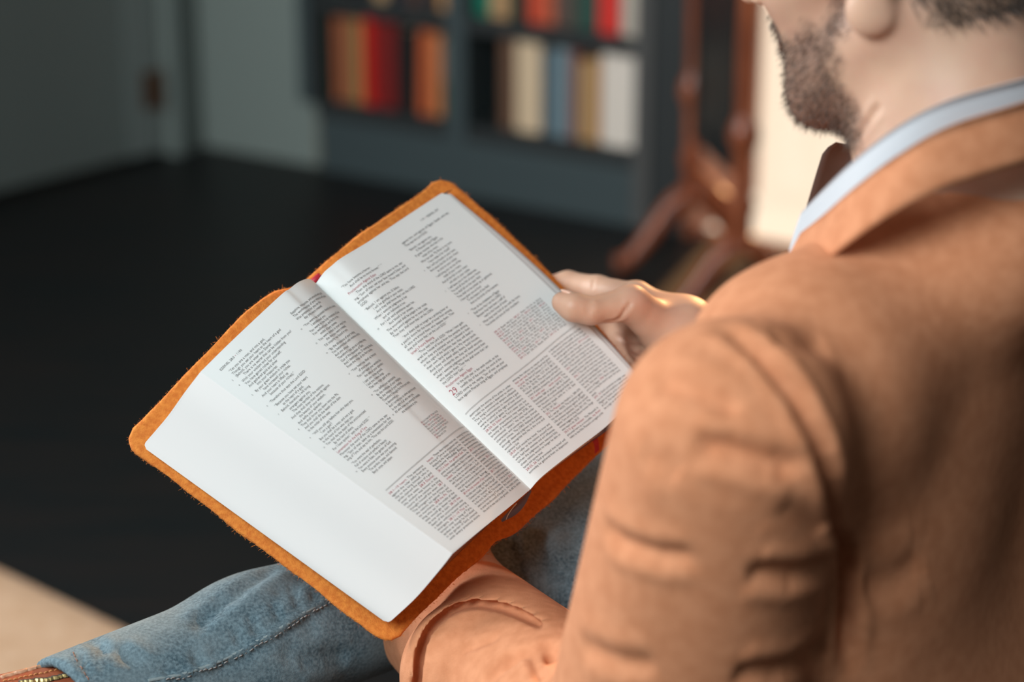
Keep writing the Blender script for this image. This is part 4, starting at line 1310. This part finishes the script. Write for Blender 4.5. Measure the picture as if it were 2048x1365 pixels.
path_s = [(1606, 425, 1.690), (1650, 378, 1.635), (1712, 318, 1.585), (1800, 250, 1.555), (1900, 200, 1.545), (2048, 158, 1.560), (2140, 132, 1.595), (2178, 110, 1.66), (2120, 118, 1.735), (1980, 190, 1.78), (1820, 290, 1.79), (1700, 370, 1.775), (1640, 420, 1.745)]
sh = band('shirt_collar', path_s, [.034, .032, .030, .030, .032, .034, .034, .03, .03, .03], .25, .004, M_SHIRT, person)
sh['label'] = 'white shirt collar'
path_j = [(1606, 466, 1.672), (1650, 430, 1.622), (1712, 374, 1.570), (1800, 307, 1.538), (1900, 252, 1.527), (2048, 205, 1.542), (2150, 170, 1.585), (2200, 142, 1.665), (2140, 140, 1.755), (1990, 205, 1.80), (1840, 290, 1.815)]
jc = band('jacket_collar', path_j, [.055, .048, .042, .038,   .036, .036, .036, .04, .04, .045, .05, .055], .40, .006, M_WOOL, person)
jc['label'] = 'folded collar of the tan blazer'

# dark lining of the far lapel, seen past the chin
lp = [[(1672, 284, 1.790), (1650, 300, 1.790), (1640, 325, 1.788), (1622, 385, 1.770), (1606, 440, 1.745)],
      [(1720, 290, 1.800), (1712, 320, 1.802), (1706, 350, 1.800), (1690, 410, 1.780), (1668, 452, 1.750)]]
e0, e1_ = crom([at(*q) for q in lp[0]], 14), crom([at(*q) for q in lp[1]], 14)
G = np.stack([e0 * (1 - t) + e1_ * t + AX_F * .006 * math.sin(math.pi * t) + AX_F * k for k in (0, .004) for t in np.linspace(0, 1, 6)], 0)
G = np.concatenate([G[:6], G[6:][::-1]], 0)
lin = mesh('lapel_lining', G.reshape(-1, 3), np.vstack([grid_faces(12, 14), np.stack([11 * 14 + np.arange(13), np.arange(13), np.arange(1, 14), 11 * 14 + np.arange(1, 14)], 1)]), mat('brown_lining', (.105, .055, .04), .6), person)
lin['label'] = 'dark brown lining of the far lapel'

# ---- jeans
def denim():
    m = mat('blue_denim', (0.034, 0.075, 0.102), .85, noise=((0.135, 0.215, 0.255), 420, 6), bump=(1100, .6, .0007))
    nt = m.node_tree
    b = nt.nodes['Principled BSDF']
    src = b.inputs['Base Color'].links[0].from_socket
    tc = nt.nodes.new('ShaderNodeTexCoord')
    n = nt.nodes.new('ShaderNodeTexNoise'); n.inputs['Scale'].default_value = 26; n.inputs['Detail'].default_value = 5
    nt.links.new(tc.outputs['Object'], n.inputs['Vector'])
    r = nt.nodes.new('ShaderNodeMapRange')
    r.inputs['From Min'].default_value, r.inputs['From Max'].default_value = .35, .65
    r.inputs['To Min'].default_value, r.inputs['To Max'].default_value = .0, .45
    nt.links.new(n.outputs['Fac'], r.inputs['Value'])
    mx = nt.nodes.new('ShaderNodeMix'); mx.data_type = 'RGBA'
    nt.links.new(r.outputs[0], mx.inputs['Factor']); nt.links.new(src, mx.inputs['A'])
    mx.inputs['B'].default_value = (.21, .285, .315, 1)
    nt.links.new(mx.outputs['Result'], b.inputs['Base Color'])
    return m
M_DENIM = denim()
hem_n = unit(RA - RKC)
def sdf_jeans(P):
    d = ell(P, PEL - UP * .01, (.165, .125, .12), BM)
    d = smin(d, cone(P, RH, RK, .098, .074), .05)
    d = smin(d, cone(P, at(1420, 1040, 2.17), RK, .10, .074), .05)
    d = smin(d, cone(P, LH, LK, .088, .068), .05)
    c = cone(P, RKC, RKC * .45 + RA * .55, .062, .055)
    c = smin(c, cone(P, RKC * .45 + RA * .55, RA + hem_n * .03, .055, .054), .03)
    t = (P - RA.astype(np.float32)) @ unit(hem_n + AX_R * .10).astype(np.float32)
    c = np.maximum(c, t - .018)
    c = smax(c, -np.maximum(cone(P, RKC, RA + hem_n * .12, .046, .0455), -.03 - t), .003)
    d = smin(d, c, .03)
    g = cone(P, LK, LA, .068, .056)
    g = np.maximum(g, .13 - P[:, 2])
    return smin(d, g, .03)
lo, hi = bounds([PEL, RH, RK, RA + hem_n * .03, LK, LA, LH, PEL - FWD * .05], .115)
V, Fc = mesh_sdf(sdf_jeans, lo, hi, .0042)
V = relax(V, Fc, 1, .4)
seam_px = [(702, 1178), (650, 1204), (600, 1232), (545, 1268), (480, 1305), (430, 1328), (360, 1352), (290, 1363)]
V = crease(V, Fc, [
    (seam_px, .0028, -.0042),
    ([(560, 1125), (500, 1165), (440, 1210), (380, 1262)], .006, .0045),
    ([(650, 1130), (600, 1160), (540, 1190)], .008, .0030),
    ([(585, 1170), (590, 1195), (596, 1222)], .003, .0030), ([(545, 1200), (552, 1222), (560, 1246)], .003, .0032), ([(500, 1230), (508, 1250), (518, 1272)], .0032, .0032), ([(468, 1258), (476, 1275), (484, 1292)], .003, .0030), ([(385, 1300), (395, 1318), (405, 1332)], .004, .0035), ([(330, 1335), (338, 1345), (348, 1352)], .003, .003), ([(625, 1176), (628, 1192), (632, 1208)], .0028, .0028),
    ([(700, 1320), (650, 1310), (590, 1330)], .008, .0035), ([(640, 1250), (590, 1290), (560, 1330)], .010, .0030), ([(230, 1290), (250, 1310), (280, 1330)], .006, .0030),
    ([(150, 1298), (160, 1318), (172, 1340), (186, 1362)], .0022, .0026),
    ([(180, 1270), (200, 1290), (215, 1315)], .005, .003),
    ([(1020, 1085), (1035, 1120), (1045, 1170)], .006, .005), ([(1075, 1060), (1080, 1130), (1100, 1190)], .008, .006), ([(1120, 1150), (1110, 1200), (1100, 1230)], .006, .004),
])
jn = mesh('jeans', V, Fc, M_DENIM, person)
jn['label'] = 'faded blue denim jeans'
# topstitching along the seam and the hem
NJ = vnormals(V, Fc)
M_THREAD = mat('pale_thread', (.34, .33, .32), .8)
M_THREAD2 = mat('rust_thread', (.26, .16, .13), .8)
def stitches(px, surfV, surfN, m, parent, off, name='stitching', dash=.0032, gap=.0014, rad=.0005, lift=.0006):
    Q = on_surface(surfV, surfN, px, 3.0)
    if len(Q) < 4: return None
    k = np.ones(5) / 5
    Qs = np.stack([np.convolve(np.pad(Q[:, i], 2, 'edge'), k, 'valid') for i in range(3)], 1)
    s = np.r_[0, np.cumsum(np.linalg.norm(np.diff(Qs, axis=0), axis=1))]
    mb = MB()
    x = 0.0
    while x + dash < s[-1]:
        a = np.array([np.interp(x, s, Qs[:, i]) for i in range(3)])
        b = np.array([np.interp(x + dash, s, Qs[:, i]) for i in range(3)])
        i0 = np.argmin(((surfV - a) ** 2).sum(1))
        nn = surfN[i0]
        sd = unit(np.cross(b - a, nn)) * off
        mid_ = (a + b) / 2 + nn * lift * 1.6 + sd
        mb.tube([a + nn * lift * .2 + sd, mid_, b + nn * lift * .2 + sd], rad, 5)
        x += dash + gap
    o = mb.build(name, m, parent, True)
    o['kind'] = 'stuff'
    return o
Q = on_surface(V, NJ, seam_px, 3.0)
if len(Q) > 6:
    kq = np.ones(9) / 9
    Q = np.stack([np.convolve(np.pad(Q[:, i], 4, 'edge'), kq, 'valid') for i in range(3)], 1)
    MB().tube(Q - unit(Q.mean(0) - CAM) * .0004, .0015, 8).build('seam', mat('worn_seam', (.22, .29, .31), .85, bump=(900, .6, .0006)), jn, True)
stitches(seam_px, V, NJ, M_THREAD, jn, -.0030)
stitches([(150, 1298), (160, 1318), (172, 1340), (186, 1362)], V, NJ, M_THREAD2, jn, .0026, dash=.004)

# ---- boots
M_LEATHER = mat('rust_leather', (0.26, 0.062, 0.025), .5, noise=((0.34, 0.10, 0.045), 60, 6), bump=(300, .3, .0008))
M_SOLE = mat('dark_rubber', (.02, .018, .016), .7)
M_TAN = mat('tan_leather_edge', (.50, .27, .16), .6)
def boot(top, ankle, foot_dir, sole_n, name, label):
    """shaft from top to ankle, foot along foot_dir, sole facing sole_n"""
    heel = ankle + sole_n * .055 - foot_dir * .02
    toe = ankle + sole_n * .062 + foot_dir * .165
    bs = np.stack([np.cross(sole_n, foot_dir), foot_dir, sole_n], 1)
    def fn(P):
        d = cone(P, top, ankle, .0405, .046)
        d = smin(d, ell(P, heel - sole_n * .012, (.034, .040, .045), bs), .03)
        d = smin(d, cone(P, ankle + sole_n * .02 + foot_dir * .03, toe - foot_dir * .045 - sole_n * .008, .040, .037), .03)
        d = smin(d, ell(P, toe - foot_dir * .05 - sole_n * .005, (.042, .055, .030), bs), .02)
        ts = (P - ankle.astype(np.float32)) @ sole_n.astype(np.float32)
        d = smax(d, ts - .078, .006)
        u_ = unit(top - ankle)
        tt = (P - top.astype(np.float32)) @ u_.astype(np.float32)
        return np.maximum(d, tt)
    lo_, hi_ = bounds([top, ankle, toe, heel, heel + sole_n * .04], .06)
    Vb, Fb = mesh_sdf(fn, lo_, hi_, .0034)
    Vb = relax(Vb, Fb, 1, .4)
    o = mesh(name, Vb, Fb, M_LEATHER, person)
    o['label'] = label
    def fs(P):
        q_ = P - (ankle + sole_n * .084).astype(np.float32)
        y = q_ @ foot_dir.astype(np.float32); z = q_ @ sole_n.astype(np.float32); x = q_ @ bs[:, 0].astype(np.float32)
        hw = .036 + .010 * np.clip((y - .02) / .08, 0, 1)
        r2_ = np.sqrt(x * x + np.clip(np.abs(y - .06) - .075, 0, 1) ** 2) - hw
        return np.maximum(np.maximum(r2_, np.abs(z) - (.010 + .008 * (y < .02))), np.abs(y - .06) - .118)
    Vq, Fq = mesh_sdf(fs, lo_ - .03, hi_ + .03, .004)
    mesh('sole', relax(Vq, Fq, 1, .3), Fq, M_SOLE, o)
    return o, Vb, Fb
sh_dir = unit(at(30, 1462, 1.850) - at(140, 1432, 1.862))
top_b = RA - hem_n * .05
ank_b = at(-70, 1490, 1.845)
sole1 = unit(np.array([-.25, -.55, -.6]))
fd1 = unit(FWD + UP * .25 - sole1 * ((FWD + UP * .25) @ sole1))
bo, Vb, Fb = boot(top_b, ank_b, fd1, sole1, 'boot', 'rust brown zipped leather boot on the raised foot')
NB_ = vnormals(Vb, Fb)
stitches([(5, 1362), (50, 1352), (95, 1344), (130, 1334)], Vb, NB_, mat('orange_thread', (.55, .24, .08), .7), bo, 0, dash=.0028, gap=.0012, rad=.0006)
Q = on_surface(Vb, NB_, [(40, 1364), (90, 1362), (130, 1352), (150, 1346)], 3)
if len(Q) > 3:
    zp = MB()
    zp.tube(Q + unit(CAM - Q[0]) * .001, .0022, 6)
    zp.build('zipper', mat('dark_zip_tape', (.045, .04, .035), .7), bo, True)
    zt = MB()
    for i in range(len(Q) - 1):
        for f_ in (.0, .5):
            p = Q[i] * (1 - f_) + Q[i + 1] * f_
            tv = unit(Q[i + 1] - Q[i]); nv_ = unit(CAM - p); sv_ = np.cross(tv, nv_)
            zt.obox(p + nv_ * .0025 - tv * .0005 - sv_ * .0012, tv * .001, sv_ * .0024, nv_ * .0012)
    zo = zt.build('zipper_teeth', mat('brass_teeth', (.55, .42, .18), .35, metallic=.8), bo)
    zo['kind'] = 'stuff'
# pale leather piping along the top edge of the shaft
Q = on_surface(Vb, NB_, [(2, 1350), (40, 1340), (75, 1330), (106, 1320)], 3)
if len(Q) > 3:
    MB().tube(Q, .0022, 8).build('boot_piping', M_TAN, bo, True)
LB = LA + UP * .09
boot(LB, LA, unit(np.array([FWD[0], FWD[1], -.02])), np.array([0, 0, -1.0]), 'boot', 'rust brown leather boot on the floor')

# ---- wooden chair that carries him (below the picture)
M_CHAIR = mat('chair_wood', (.10, .05, .028), .45, noise=((.14, .07, .04), 9, 3, (1, 8, 1)))
seat_z = .385
sc_ = np.array([PEL[0], PEL[1], 0]) + FWD * .10
chair = empty('chair', loc=sc_)
tag(chair, 'dark wooden chair beneath the seated man', 'chair')
def chp(mb, name, **k):
    o = mb.build(name, M_CHAIR, chair, **k)
    o.location = -sc_
    return o
chp(MB().obox(sc_ - FWD * .24 - LFT * .23 + UP * (seat_z - .04), FWD * .46, LFT * .46, UP * .035), 'seat', bevel=.01)
for a_ in (-.22, .20):
    for b_ in (-.21, .21):
        chp(MB().tube([sc_ + FWD * a_ + LFT * b_ + UP * z_ for z_ in (.0005, .2, seat_z - .04)], [.014, .018, .02], 10), 'leg', smooth=True)
